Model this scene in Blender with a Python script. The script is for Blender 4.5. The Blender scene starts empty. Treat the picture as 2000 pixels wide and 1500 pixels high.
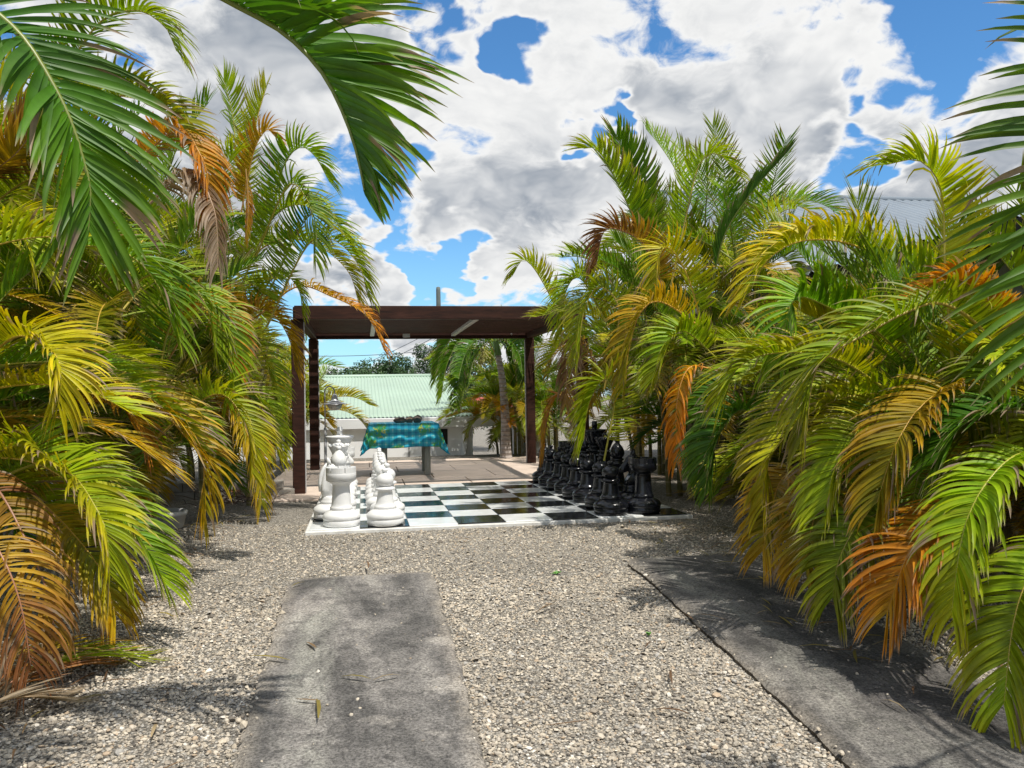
import bpy, math, random
import numpy as np
from mathutils import Vector, Matrix

random.seed(7)
rng = np.random.default_rng(7)
PI = math.pi
sc = bpy.context.scene
C = sc.collection

# ------------------------------------------------------------------ camera
F_PX, HORIZON, ROLL, YAW, CAM_Z = 1640.0, 772.0, -0.0165, 0.1768, 1.21
cam_d = bpy.data.cameras.new('camera')
cam = bpy.data.objects.new('camera', cam_d)
C.objects.link(cam)
cam_d.sensor_width = 36.0
cam_d.lens = F_PX / 2000.0 * 36.0
cam_d.clip_start = 0.05
cam_d.clip_end = 3000
PITCH = math.atan((HORIZON - 750) / F_PX)
_f = Vector((math.sin(YAW) * math.cos(PITCH), math.cos(YAW) * math.cos(PITCH), math.sin(PITCH)))
_r = Vector((math.cos(YAW), -math.sin(YAW), 0))
_u = _r.cross(_f)
_rr = _r * math.cos(ROLL) - _u * math.sin(-ROLL) * -1
# roll: horizontals in the picture climb slightly to the right
RIGHT = _r * math.cos(ROLL) + _u * math.sin(ROLL)
UP = -_r * math.sin(ROLL) + _u * math.cos(ROLL)
FWD = _f
cam.matrix_world = Matrix(((RIGHT.x, UP.x, -FWD.x, 0), (RIGHT.y, UP.y, -FWD.y, 0),
                           (RIGHT.z, UP.z, -FWD.z, CAM_Z), (0, 0, 0, 1)))
sc.camera = cam
CAMP = Vector((0, 0, CAM_Z))

def at(px, py, depth):
    """point of the place that lies `depth` metres in front of the standing point"""
    return CAMP + FWD * depth + RIGHT * ((px - 1000) / F_PX * depth) + UP * ((750 - py) / F_PX * depth)

def on_z(px, py, z=0.0):
    d = FWD + RIGHT * ((px - 1000) / F_PX) + UP * ((750 - py) / F_PX)
    return CAMP + d * ((z - CAM_Z) / d.z)

# ------------------------------------------------------------------ sky, sun, exposure
SUN_EL, SUN_AZ = math.radians(64), math.radians(148)      # azimuth from +Y towards +X
to_sun = Vector((math.sin(SUN_AZ) * math.cos(SUN_EL), math.cos(SUN_AZ) * math.cos(SUN_EL), math.sin(SUN_EL)))
sun_d = bpy.data.lights.new('sun', 'SUN')
sun_d.energy = 3.5
sun_d.angle = math.radians(0.55)
sun_d.color = (1.0, 0.95, 0.86)
sun = bpy.data.objects.new('sun', sun_d)
C.objects.link(sun)
sun.rotation_euler = (-to_sun).to_track_quat('-Z', 'Y').to_euler()
sun.location = (0, 0, 30)

world = bpy.data.worlds.new('World')
sc.world = world
world.use_nodes = True

class NT:
    """small helper to write node trees"""
    def __init__(self, tree):
        self.t = tree; self.n = tree.nodes; self.l = tree.links
    def add(self, kind, **kw):
        n = self.n.new(kind)
        for k, v in kw.items():
            if k == 'ins':
                for a, b in v.items():
                    if isinstance(b, bpy.types.NodeSocket): self.l.new(b, n.inputs[a])
                    else: n.inputs[a].default_value = b
            else: setattr(n, k, v)
        return n
    def math(self, op, a, b=None, c=None, clamp=False):
        n = self.n.new('ShaderNodeMath'); n.operation = op; n.use_clamp = clamp
        for i, x in enumerate((a, b, c)):
            if x is None: continue
            if isinstance(x, bpy.types.NodeSocket): self.l.new(x, n.inputs[i])
            else: n.inputs[i].default_value = x
        return n.outputs[0]
    def vmath(self, op, a, b=None, out=0):
        n = self.n.new('ShaderNodeVectorMath'); n.operation = op
        for i, x in enumerate((a, b)):
            if x is None: continue
            if isinstance(x, bpy.types.NodeSocket): self.l.new(x, n.inputs[i])
            else: n.inputs[i].default_value = x
        return n.outputs[out]
    def noise(self, vec, scale, detail=4, rough=0.5, dist=0.0, dim='3D'):
        n = self.n.new('ShaderNodeTexNoise'); n.noise_dimensions = dim
        if vec is not None: self.l.new(vec, n.inputs['Vector'])
        n.inputs['Scale'].default_value = scale; n.inputs['Detail'].default_value = detail
        n.inputs['Roughness'].default_value = rough; n.inputs['Distortion'].default_value = dist
        return n.outputs['Fac']
    def rng(self, v, a, b, c=0.0, d=1.0, smooth=False):
        n = self.n.new('ShaderNodeMapRange'); n.clamp = True
        if smooth: n.interpolation_type = 'SMOOTHSTEP'
        self.l.new(v, n.inputs[0])
        for i, x in enumerate((a, b, c, d)): n.inputs[i + 1].default_value = x
        return n.outputs[0]
    def mix(self, fac, a, b):
        n = self.n.new('ShaderNodeMix'); n.data_type = 'RGBA'
        for i, x in ((0, fac), (6, a), (7, b)):
            if isinstance(x, bpy.types.NodeSocket): self.l.new(x, n.inputs[i])
            else: n.inputs[i].default_value = x if i == 0 else (*x[:3], 1)
        return n.outputs[2]
    def ramp(self, fac, stops):
        n = self.n.new('ShaderNodeValToRGB'); self.l.new(fac, n.inputs[0])
        e = n.color_ramp.elements
        while len(e) > 1: e.remove(e[-1])
        e[0].position = stops[0][0]; e[0].color = (*stops[0][1], 1)
        for p, c in stops[1:]:
            x = e.new(p); x.color = (*c, 1)
        return n.outputs[0]

def build_world():
    w = NT(world.node_tree)
    for n in list(w.n): w.n.remove(n)
    sky = w.add('ShaderNodeTexSky', sky_type='NISHITA', sun_disc=False, sun_elevation=SUN_EL, sun_rotation=SUN_AZ,
                air_density=1.0, dust_density=0.2, ozone_density=4.0, altitude=50)
    co = w.vmath('NORMALIZE', w.add('ShaderNodeTexCoord').outputs['Generated'])
    sep = w.add('ShaderNodeSeparateXYZ', ins={0: co})
    zz = w.math('ADD', w.math('MAXIMUM', sep.outputs[2], 0.0), 0.42)
    px = w.math('DIVIDE', sep.outputs[0], zz); py = w.math('DIVIDE', sep.outputs[1], zz)
    p = w.add('ShaderNodeCombineXYZ', ins={0: px, 1: py, 2: 3.7}).outputs[0]
    warp = w.add('ShaderNodeTexNoise', noise_dimensions='2D', ins={'Vector': p, 'Scale': 5.0, 'Detail': 3.0}).outputs['Color']
    pw = w.vmath('ADD', p, w.vmath('MULTIPLY', w.vmath('SUBTRACT', warp, (0.5, 0.5, 0.5)), (0.11, 0.11, 0.11)))
    v1 = w.add('ShaderNodeTexVoronoi', voronoi_dimensions='2D', feature='F1', normalize=True,
               ins={'Vector': pw, 'Scale': 6.5, 'Detail': 2.5, 'Roughness': .6, 'Lacunarity': 2.4}).outputs['Distance']
    fine = w.math('ADD', w.math('MULTIPLY', w.noise(pw, 3.6, 8, 0.62, dim='2D'), .95), w.math('ADD', w.math('MULTIPLY', v1, -.42), .16))
    dens = fine
    # openings and heads of the cumulus seen in the photograph, as sky directions
    wob = w.add('ShaderNodeTexNoise', noise_dimensions='2D', ins={'Vector': p, 'Scale': 9.0, 'Detail': 3.0, 'Roughness': .52}).outputs['Color']
    co_w = w.vmath('NORMALIZE', w.vmath('ADD', co, w.vmath('MULTIPLY', w.vmath('SUBTRACT', wob, (0.5, 0.5, 0.5)), (0.16, 0.16, 0.16))))
    def blob(px_, py_, rad, amp):
        nonlocal dens
        d = (at(px_, py_, 1.0) - CAMP).normalized()
        c = w.vmath('DOT_PRODUCT', co_w, tuple(d), out=1)
        r = rad / F_PX
        dens = w.math('ADD', dens, w.rng(c, math.cos(r * 1.9), math.cos(r * 0.12), 0.0, amp, smooth=True))
    for b in BLOBS: blob(*b)
    cover = w.rng(dens, 0.405, 0.525, 0, 1, smooth=True)
    thick = w.rng(dens, 0.48, 0.72, 0, 1, smooth=True)
    # grey undersides where the cloud is deep, bright rounded heads elsewhere
    under = w.rng(w.noise(pw, 2.7, 5, .56, dim='2D'), .36, .60, 0, 1, smooth=True)
    relief = w.rng(v1, .10, .48, 0.0, 1.0)
    shade = w.math('MULTIPLY', w.math('ADD', w.math('MULTIPLY', under, .62), w.math('MULTIPLY', relief, .52)), thick, clamp=True)
    ccol = w.mix(shade, (0.99, 0.99, 0.98), (0.34, 0.385, 0.45))
    hazy = w.rng(sep.outputs[2], -0.02, 0.22, 0.50, 0.0)
    skyc = w.mix(hazy, w.vmath('MULTIPLY', sky.outputs[0], (.60, 1.0, 1.22)), (4.6, 7.2, 8.8))
    bg1 = w.add('ShaderNodeBackground', ins={'Color': skyc, 'Strength': SKY_K})
    bg2 = w.add('ShaderNodeBackground', ins={'Color': ccol, 'Strength': 0.67})
    mx = w.add('ShaderNodeMixShader', ins={0: cover, 1: bg1.outputs[0], 2: bg2.outputs[0]})
    out = w.add('ShaderNodeOutputWorld')
    w.l.new(mx.outputs[0], out.inputs[0])
    world.cycles.sampling_method = 'MANUAL'; world.cycles.sample_map_resolution = 512
SKY_K = 0.095
BLOBS = ((962, 88, 30, -.13), (1002, 106, 34, -.14), (985, 70, 26, -.08), (800, 30, 60, -.13), (865, 85, 45, -.14), (920, 60, 40, .10), (1150, 225, 36, -.16), (1178, 255, 34, -.16), (1170, 210, 26, -.10), (1730, 40, 80, -.17), (1780, 165, 80, -.20),
         (1930, 40, 60, -.14), (1650, 300, 55, -.25), (685, 360, 90, -.28), (850, 485, 60, -.22), (835, 575, 60, -.22), (690, 690, 60, -.08),
         (900, 270, 140, .10), (1330, 110, 230, .07), (1080, 420, 150, .10), (740, 540, 60, .16), (540, 150, 210, .15),
         (1450, 300, 200, .08), (1920, 250, 110, .14), (1690, 110, 50, .08), (1860, 95, 45, .08), (770, 105, 40, .12))
build_world()

vs = sc.view_settings
vs.view_transform = 'Standard'; vs.look = 'None'; vs.exposure = 0.50; vs.gamma = 1.0; vs.use_curve_mapping = False
sc.display_settings.display_device = 'sRGB'
cy = sc.cycles
cy.use_denoising = True
cy.max_bounces = 7; cy.diffuse_bounces = 4; cy.glossy_bounces = 3; cy.transmission_bounces = 5; cy.transparent_max_bounces = 8
cy.sample_clamp_indirect = 6.0
cy.caustics_reflective = False; cy.caustics_refractive = False

# ------------------------------------------------------------------ materials
def new_mat(name):
    m = bpy.data.materials.new(name); m.use_nodes = True
    t = NT(m.node_tree)
    for n in list(t.n): t.n.remove(n)
    b = t.add('ShaderNodeBsdfPrincipled'); o = t.add('ShaderNodeOutputMaterial')
    t.l.new(b.outputs[0], o.inputs[0])
    return m, t, b, o

def simple(name, col, rough=0.6, var=0.15, scale=4.0, spec=0.5, metal=0.0, bump=0.0, bscale=60.0):
    m, t, b, o = new_mat(name)
    co = t.add('ShaderNodeTexCoord').outputs['Object']
    n1 = t.noise(co, scale, 6, 0.6)
    c = t.mix(t.rng(n1, .3, .7), tuple(x * (1 - var) for x in col), tuple(min(1, x * (1 + var)) for x in col))
    t.l.new(c, b.inputs['Base Color'])
    b.inputs['Roughness'].default_value = rough
    b.inputs['Specular IOR Level'].default_value = spec
    b.inputs['Metallic'].default_value = metal
    r = t.rng(t.noise(co, scale * 3, 4), .3, .7, max(0.02, rough - .08), min(1, rough + .08))
    t.l.new(r, b.inputs['Roughness'])
    if bump:
        bp = t.add('ShaderNodeBump', ins={'Strength': bump, 'Distance': 0.01, 'Height': t.noise(co, bscale, 5, .6)})
        t.l.new(bp.outputs[0], b.inputs['Normal'])
    return m

M = {}
def leaf_material():
    m, t, b, o = new_mat('palm_leaf')
    a = t.add('ShaderNodeAttribute', attribute_name='col').outputs['Color']
    co = t.add('ShaderNodeTexCoord').outputs['Object']
    nz = t.rng(t.noise(co, 9.0, 5, .6), .3, .72, .72, 1.22)
    col = t.vmath('SCALE', a); t.l.new(nz, col.node.inputs['Scale'])
    t.l.new(col, b.inputs['Base Color'])
    b.inputs['Roughness'].default_value = 0.46
    b.inputs['Specular IOR Level'].default_value = 0.32
    tr = t.add('ShaderNodeBsdfTranslucent')
    tc = t.vmath('MULTIPLY', col, (1.45, 1.35, 0.7)); t.l.new(tc, tr.inputs[0])
    mx = t.add('ShaderNodeMixShader', ins={0: 0.34, 1: b.outputs[0], 2: tr.outputs[0]})
    t.l.new(mx.outputs[0], o.inputs[0])
    return m
M['leaf'] = leaf_material()

def rachis_material():
    m, t, b, o = new_mat('palm_rachis')
    a = t.add('ShaderNodeAttribute', attribute_name='col').outputs['Color']
    t.l.new(a, b.inputs['Base Color']); b.inputs['Roughness'].default_value = .42
    return m
M['rachis'] = rachis_material()

def tree_leaf():
    m, t, b, o = new_mat('broad_leaf')
    co = t.add('ShaderNodeTexCoord').outputs['Object']
    c = t.ramp(t.noise(co, 1.1, 4, .6), [(0.3, (.018, .045, .010)), (.55, (.035, .085, .016)), (.75, (.07, .12, .02))])
    t.l.new(c, b.inputs['Base Color']); b.inputs['Roughness'].default_value = .5
    return m
M['tree_leaf'] = tree_leaf()

def gravel_ground():
    m, t, b, o = new_mat('gravel_ground')
    co = t.add('ShaderNodeTexCoord').outputs['Object']
    v = t.add('ShaderNodeTexVoronoi', feature='F1', ins={'Vector': co, 'Scale': 78.0})
    v2 = t.add('ShaderNodeTexVoronoi', feature='F1', ins={'Vector': co, 'Scale': 110.0})
    sep = t.add('ShaderNodeSeparateColor', ins={0: v.outputs['Color']})
    base = t.ramp(sep.outputs[0], [(0, (.17, .15, .125)), (.25, (.28, .25, .205)), (.55, (.40, .36, .30)), (.85, (.49, .45, .38)), (1, (.66, .62, .55))])
    dk = t.rng(v.outputs['Distance'], .25, .75, 1.0, .28)
    c = t.vmath('SCALE', base); t.l.new(dk, c.node.inputs['Scale'])
    big = t.rng(t.noise(co, .8, 4, .6), .3, .7, .78, 1.1)
    c2 = t.vmath('SCALE', c); t.l.new(big, c2.node.inputs['Scale'])
    t.l.new(c2, b.inputs['Base Color']); b.inputs['Roughness'].default_value = .85
    h = t.math('ADD', t.math('MULTIPLY', v.outputs['Distance'], -1.0), t.math('MULTIPLY', v2.outputs['Distance'], -.4))
    bp = t.add('ShaderNodeBump', ins={'Strength': .9, 'Distance': .012, 'Height': h})
    t.l.new(bp.outputs[0], b.inputs['Normal'])
    return m
M['gravel_ground'] = gravel_ground()

def pebble():
    m, t, b, o = new_mat('pebble')
    a = t.add('ShaderNodeAttribute', attribute_name='col').outputs['Color']
    co = t.add('ShaderNodeTexCoord').outputs['Object']
    nz = t.rng(t.noise(co, 90, 3, .6), .3, .7, .78, 1.16)
    c = t.vmath('SCALE', a); t.l.new(nz, c.node.inputs['Scale'])
    t.l.new(c, b.inputs['Base Color']); b.inputs['Roughness'].default_value = .8
    b.inputs['Specular IOR Level'].default_value = .3
    return m
M['pebble'] = pebble()

def concrete(name='weathered_concrete', tone=1.0):
    m, t, b, o = new_mat(name)
    co = t.add('ShaderNodeTexCoord').outputs['Object']
    a = t.add('ShaderNodeAttribute', attribute_name='edge').outputs['Color']
    es = t.add('ShaderNodeSeparateColor', ins={0: a})     # r: closeness to the rim, g: across, b: along
    st = t.vmath('MULTIPLY', co, (1.0, .35, 1.0))
    n1 = t.noise(st, 2.3, 8, .65, .6)
    n2 = t.noise(co, 9.0, 8, .7)
    n3 = t.noise(co, 80.0, 5, .8)
    c = t.ramp(n1, [(.34, (.055, .053, .050)), (.46, (.135, .127, .118)), (.55, (.22, .205, .188)), (.68, (.40, .375, .33))])
    c = t.mix(t.rng(n2, .48, .62, 0, .62), c, (.055, .052, .050))
    tint = t.noise(co, 1.3, 4, .6)
    c = t.mix(t.rng(tint, .55, .72, 0, .25), c, (.17, .14, .138))
    # pale lichen running along the left third, with blotches of its own
    band = t.math('MULTIPLY', t.rng(es.outputs[1], .08, .2, 0, 1, True), t.rng(es.outputs[1], .28, .42, 1, 0, True))
    lich = t.math('MULTIPLY', band, t.rng(t.noise(st, 3.6, 7, .7, .8), .46, .62, 0, .7))
    c = t.mix(lich, c, (.34, .33, .285))
    bl = t.rng(t.noise(co, 2.6, 6, .6, .4), .60, .70, 0, .8)
    c = t.mix(bl, c, (.37, .34, .30))
    rim = t.math('MULTIPLY', es.outputs[0], t.rng(t.noise(co, 7, 5, .7), .35, .6, .15, .8))
    c = t.mix(rim, c, (.38, .335, .275))
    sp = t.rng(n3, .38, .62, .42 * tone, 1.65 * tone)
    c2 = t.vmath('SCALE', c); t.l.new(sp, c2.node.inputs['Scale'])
    t.l.new(c2, b.inputs['Base Color']); b.inputs['Roughness'].default_value = .82
    b.inputs['Specular IOR Level'].default_value = .3
    h = t.math('ADD', t.math('MULTIPLY', n3, .6), t.noise(co, 22, 5, .7))
    bp = t.add('ShaderNodeBump', ins={'Strength': .8, 'Distance': .016, 'Height': h})
    t.l.new(bp.outputs[0], b.inputs['Normal'])
    return m
M['concrete'] = concrete()
M['concrete_dark'] = concrete('algae_shade_concrete', .66)  # darker copy: algae stain, with the palms' shade put into its tone

def wood():
    m, t, b, o = new_mat('dark_red_wood')
    co = t.add('ShaderNodeTexCoord').outputs['Object']
    st = t.vmath('MULTIPLY', co, (1.2, 9.0, 9.0))
    c = t.ramp(t.noise(st, 3.0, 8, .65, .4), [(.3, (.018, .009, .007)), (.55, (.046, .019, .013)), (.8, (.085, .035, .024))])
    t.l.new(c, b.inputs['Base Color']); b.inputs['Roughness'].default_value = .6; b.inputs['Specular IOR Level'].default_value = .18
    bp = t.add('ShaderNodeBump', ins={'Strength': .25, 'Distance': .004, 'Height': t.noise(st, 8, 6, .7)})
    t.l.new(bp.outputs[0], b.inputs['Normal'])
    return m
M['wood'] = wood()

M['white_plastic'] = simple('white_plastic', (.74, .74, .73), .38, .07, 9, .5, bump=.05, bscale=25)
M['black_plastic'] = simple('black_plastic', (.009, .010, .014), .20, .3, 5, .5, bump=.02, bscale=14)
M['tile_white'] = simple('white_tile', (.78, .80, .80), .16, .06, 2.5, .5, bump=.03, bscale=12)
M['tile_black'] = simple('black_tile', (.014, .016, .018), .13, .5, 3.5, .5, bump=.03, bscale=12)
M['grout'] = simple('pale_grout', (.55, .55, .53), .85, .2, 9)
M['slab'] = simple('white_cement', (.62, .61, .58), .8, .2, 7, bump=.4)
M['patio_tile'] = simple('beige_paving', (.62, .505, .42), .7, .13, 3, bump=.3)
M['patio_joint'] = simple('dark_joint', (.11, .09, .075), .9, .2, 5)
M['aluminium'] = simple('pale_aluminium', (.52, .51, .50), .45, .1, 8)
M['white_paint'] = simple('white_paint', (.88, .88, .88), .75, .04, 2, bump=.15)
M['drab'] = simple('drab_paint', (.22, .21, .19), .8, .12, 2, bump=.15)
M['gutter'] = simple('white_gutter', (.78, .79, .80), .45, .05, 2)
M['green_roof'] = simple('pale_green_roof', (.36, .47, .37), .5, .08, .8)
M['blue_roof'] = simple('blue_grey_roof', (.20, .235, .27), .45, .1, .8)
M['red_roof'] = simple('red_roof', (.38, .07, .04), .6, .2, 2)
M['dark'] = simple('dark_recess', (.012, .012, .012), .8, .2, 3)
M['pole'] = simple('utility_pole', (.12, .14, .13), .8, .2, 3)
M['wire'] = simple('wire', (.10, .12, .14), .6, .1, 3)
M['steel'] = simple('brushed_steel', (.50, .50, .52), .35, .1, 6, metal=.35)
M['lamp_glass'] = simple('frosted_glass', (.62, .62, .60), .3, .08, 6)
M['table_leg'] = simple('table_leg', (.36, .37, .34), .6, .1, 5)
M['stone'] = simple('dark_stone', (.13, .105, .09), .85, .4, 18, bump=.8, bscale=40)
M['stone_pale'] = simple('tan_stone', (.26, .20, .15), .85, .3, 18, bump=.8, bscale=40)
M['block'] = simple('grey_block', (.27, .25, .22), .9, .3, 6, bump=.8, bscale=45)
M['pot'] = simple('grey_pot', (.42, .42, .41), .6, .12, 8)
M['dark_pot'] = simple('dark_pot', (.045, .05, .055), .5, .25, 8)
M['soil'] = simple('soil', (.06, .045, .032), .95, .4, 14, bump=.8)
M['weed'] = simple('weed_leaf', (.08, .24, .02), .5, .2, 20)
M['twig'] = simple('dry_twig', (.10, .060, .045), .85, .3, 12)
M['bark'] = simple('tree_bark', (.10, .08, .06), .9, .3, 8)

def palm_bark():
    m, t, b, o = new_mat('palm_bark')
    co = t.add('ShaderNodeTexCoord').outputs['Object']
    sep = t.add('ShaderNodeSeparateXYZ', ins={0: co})
    n = t.noise(co, 7, 6, .65)
    wv = t.math('SINE', t.math('ADD', t.math('MULTIPLY', sep.outputs[2], 75.0), t.math('MULTIPLY', n, 5.0)))
    c = t.ramp(n, [(.3, (.28, .24, .22)), (.55, (.42, .37, .34)), (.8, (.55, .50, .47))])
    c = t.mix(t.rng(wv, .72, .98, 0, .65), c, (.15, .11, .09))
    t.l.new(c, b.inputs['Base Color']); b.inputs['Roughness'].default_value = .85
    bp = t.add('ShaderNodeBump', ins={'Strength': .6, 'Distance': .012, 'Height': wv})
    t.l.new(bp.outputs[0], b.inputs['Normal'])
    return m
M['palm_bark'] = palm_bark()

def cane():
    m, t, b, o = new_mat('areca_cane')
    co = t.add('ShaderNodeTexCoord').outputs['Object']
    sep = t.add('ShaderNodeSeparateXYZ', ins={0: co})
    wv = t.math('SINE', t.math('MULTIPLY', sep.outputs[2], 46.0))
    c = t.ramp(t.noise(co, 5, 5, .6), [(.3, (.07, .08, .02)), (.55, (.16, .14, .04)), (.8, (.24, .17, .08))])
    c = t.mix(t.rng(wv, .9, .99, 0, .7), c, (.30, .25, .16))
    t.l.new(c, b.inputs['Base Color']); b.inputs['Roughness'].default_value = .5
    return m
M['cane'] = cane()

def cloth():
    m, t, b, o = new_mat('blue_tablecloth')
    uv = t.add('ShaderNodeAttribute', attribute_name='cuv').outputs['Vector']
    sep = t.add('ShaderNodeSeparateXYZ', ins={0: uv})
    sx = t.math('SINE', t.math('MULTIPLY', sep.outputs[0], 62.0)); sy = t.math('SINE', t.math('MULTIPLY', sep.outputs[1], 62.0))
    sx2 = t.math('SINE', t.math('MULTIPLY', sep.outputs[0], 173.0)); sy2 = t.math('SINE', t.math('MULTIPLY', sep.outputs[1], 173.0))
    pl = t.math('ADD', t.math('ADD', sx, sy), t.math('MULTIPLY', t.math('ADD', sx2, sy2), .4))
    base = t.ramp(t.rng(pl, -2.4, 2.4), [(0, (.006, .22, .46)), (.45, (.016, .42, .62)), (.75, (.05, .55, .70)), (1, (.38, .76, .80))])
    # printed bunches of flowers and leaves
    fl = t.noise(uv, 15, 4, .65, .6)
    wob = t.math('MULTIPLY', t.noise(uv, 9, 4, .6), .22)
    bunch = None
    for bx, by in ((-.34, -.58), (.30, -.56), (-.10, -.90), (.62, -.62), (-.66, -.55), (.70, .1), (-.72, .1), (.1, .1), (-.3, .5), (.4, .5), (-.52, -.74), (.52, -.86)):
        dd = t.vmath('DISTANCE', uv, (bx, by, .4), out=1)
        m_ = t.rng(t.math('ADD', dd, wob), .18, .25, 1, 0, True)
        bunch = m_ if bunch is None else t.math('MAXIMUM', bunch, m_)
    leaf = t.math('MULTIPLY', bunch, t.rng(fl, .40, .48))
    yel = t.math('MULTIPLY', bunch, t.rng(t.noise(uv, 17, 3, .5, .9), .57, .64, 0, .9))
    c = t.mix(leaf, base, (.06, .42, .14)); c = t.mix(yel, c, (.68, .70, .04))
    t.l.new(c, b.inputs['Base Color']); b.inputs['Roughness'].default_value = .5
    tr = t.add('ShaderNodeBsdfTranslucent'); t.l.new(c, tr.inputs[0])
    mx = t.add('ShaderNodeMixShader', ins={0: .2, 1: b.outputs[0], 2: tr.outputs[0]})
    t.l.new(mx.outputs[0], o.inputs[0])
    return m
M['cloth'] = cloth()

# ------------------------------------------------------------------ mesh helpers
def link(name, me, mat, parent=None):
    o = bpy.data.objects.new(name, me); C.objects.link(o)
    if mat is not None and len(me.materials) == 0: me.materials.append(mat)
    if parent is not None: o.parent = parent
    return o

def tag(o, label=None, cat=None, group=None, kind=None):
    if label: o['label'] = label
    if cat: o['category'] = cat
    if group: o['group'] = group
    if kind: o['kind'] = kind
    return o

def empty(name, loc=(0, 0, 0), rz=0.0):
    o = bpy.data.objects.new(name, None); C.objects.link(o)
    o.location = loc; o.rotation_euler = (0, 0, rz); o.empty_display_size = .1
    return o

def np_mesh(name, V, Fq=None, Ft=None, col=None, smooth=True, attr='col'):
    """mesh from numpy arrays: vertices, quads, triangles"""
    me = bpy.data.meshes.new(name)
    nq = 0 if Fq is None else len(Fq); nt = 0 if Ft is None else len(Ft)
    loops = []
    if nq: loops.append(np.asarray(Fq, np.int32).ravel())
    if nt: loops.append(np.asarray(Ft, np.int32).ravel())
    loops = np.concatenate(loops)
    me.vertices.add(len(V)); me.vertices.foreach_set('co', np.asarray(V, np.float32).ravel())
    me.loops.add(len(loops)); me.loops.foreach_set('vertex_index', loops)
    me.polygons.add(nq + nt)
    ls = np.concatenate([np.arange(nq) * 4, nq * 4 + np.arange(nt) * 3]).astype(np.int32)
    me.polygons.foreach_set('loop_start', ls)
    me.polygons.foreach_set('use_smooth', np.full(nq + nt, smooth, bool))
    me.update(calc_edges=True)
    if col is not None:
        a = me.color_attributes.new(attr, 'FLOAT_COLOR', 'POINT')
        c4 = np.ones((len(V), 4), np.float32); c4[:, :3] = col
        a.data.foreach_set('color', c4.ravel())
    return me

class MB:
    def __init__(self): self.v = []; self.f = []; self.sm = []
    def add(self, vs_, fs, smooth=False):
        n = len(self.v); self.v += [tuple(x) for x in vs_]
        self.f += [tuple(i + n for i in f) for f in fs]; self.sm += [smooth] * len(fs)
        return self
    def box(self, x0, x1, y0, y1, z0, z1, bev=0.0):
        if bev <= 0:
            v = [(x, y, z) for z in (z0, z1) for y in (y0, y1) for x in (x0, x1)]
            return self.add(v, [(0, 2, 3, 1), (4, 5, 7, 6), (0, 1, 5, 4), (2, 6, 7, 3), (0, 4, 6, 2), (1, 3, 7, 5)])
        b = bev
        v = [];
        rings = [(z0, b), (z0 + b, 0), (z1 - b, 0), (z1, b)]
        for z, i in rings:
            c = b if i == 0 else b
            if i: pts = [(x0 + b, y0 + b), (x1 - b, y0 + b), (x1 - b, y1 - b), (x0 + b, y1 - b)]; pts = [p for p in pts for _ in (0, 1)]
            else: pts = [(x0, y0 + b), (x0 + b, y0), (x1 - b, y0), (x1, y0 + b), (x1, y1 - b), (x1 - b, y1), (x0 + b, y1), (x0, y1 - b)]
            if i: pts = [(x0 + b, y0 + b), (x0 + b, y0 + b), (x1 - b, y0 + b), (x1 - b, y0 + b), (x1 - b, y1 - b), (x1 - b, y1 - b), (x0 + b, y1 - b), (x0 + b, y1 - b)]
            v += [(p[0], p[1], z) for p in pts]
        f = []
        for r in range(3):
            for k in range(8):
                f.append((r * 8 + k, r * 8 + (k + 1) % 8, r * 8 + 8 + (k + 1) % 8, r * 8 + 8 + k))
        f.append((6, 4, 2, 0)); f.append((24, 26, 28, 30))
        return self.add(v, f)
    def lathe(self, prof, n=32, smooth=True, close=True):
        v = []; f = []
        for r, z in prof:
            for k in range(n):
                a = 2 * PI * k / n; v.append((r * math.cos(a), r * math.sin(a), z))
        for i in range(len(prof) - 1):
            for k in range(n):
                f.append((i * n + k, i * n + (k + 1) % n, (i + 1) * n + (k + 1) % n, (i + 1) * n + k))
        if close:
            f.append(tuple(reversed(range(n)))); f.append(tuple(range((len(prof) - 1) * n, len(prof) * n)))
        return self.add(v, f, smooth)
    def tube(self, pts, rad, n=8, smooth=True):
        pts = [Vector(p) for p in pts]
        if not hasattr(rad, '__len__'): rad = [rad] * len(pts)
        v = []; f = []; N = None
        for i, p in enumerate(pts):
            T = (pts[min(i + 1, len(pts) - 1)] - pts[max(i - 1, 0)]).normalized()
            if N is None: N = T.orthogonal().normalized()
            N = (N - T * N.dot(T)).normalized(); B = T.cross(N)
            for k in range(n):
                a = 2 * PI * k / n; v.append(p + (N * math.cos(a) + B * math.sin(a)) * rad[i])
        for i in range(len(pts) - 1):
            for k in range(n):
                f.append((i * n + k, i * n + (k + 1) % n, (i + 1) * n + (k + 1) % n, (i + 1) * n + k))
        f.append(tuple(reversed(range(n)))); f.append(tuple(range((len(pts) - 1) * n, len(pts) * n)))
        return self.add(v, f, smooth)
    def mesh(self, name):
        me = bpy.data.meshes.new(name); me.from_pydata(self.v, [], self.f)
        me.polygons.foreach_set('use_smooth', self.sm); me.update()
        return me
    def build(self, name, mat, parent=None):
        return link(name, self.mesh(name), mat, parent)

def fbm1(x, seed=0):
    return sum(math.sin(x * f + seed * 1.7 + f) * a for f, a in ((1.3, .5), (3.1, .3), (7.3, .2)))

# ------------------------------------------------------------------ ground
SLOPE, Y_FLAT = 0.090, 5.5
def gz(x, y):
    """height of the ground: the drive climbs to the level of the board, falls away behind the patio"""
    y = np.asarray(y, float)
    t = (Y_FLAT - y)
    s = .5 * (t + np.sqrt(t * t + .25))
    z = -SLOPE * s
    far = np.clip((y - 17.3) / 3.0, 0, 1)
    z = z - 2.4 * far * far * (3 - 2 * far)
    return z - .012

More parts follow.
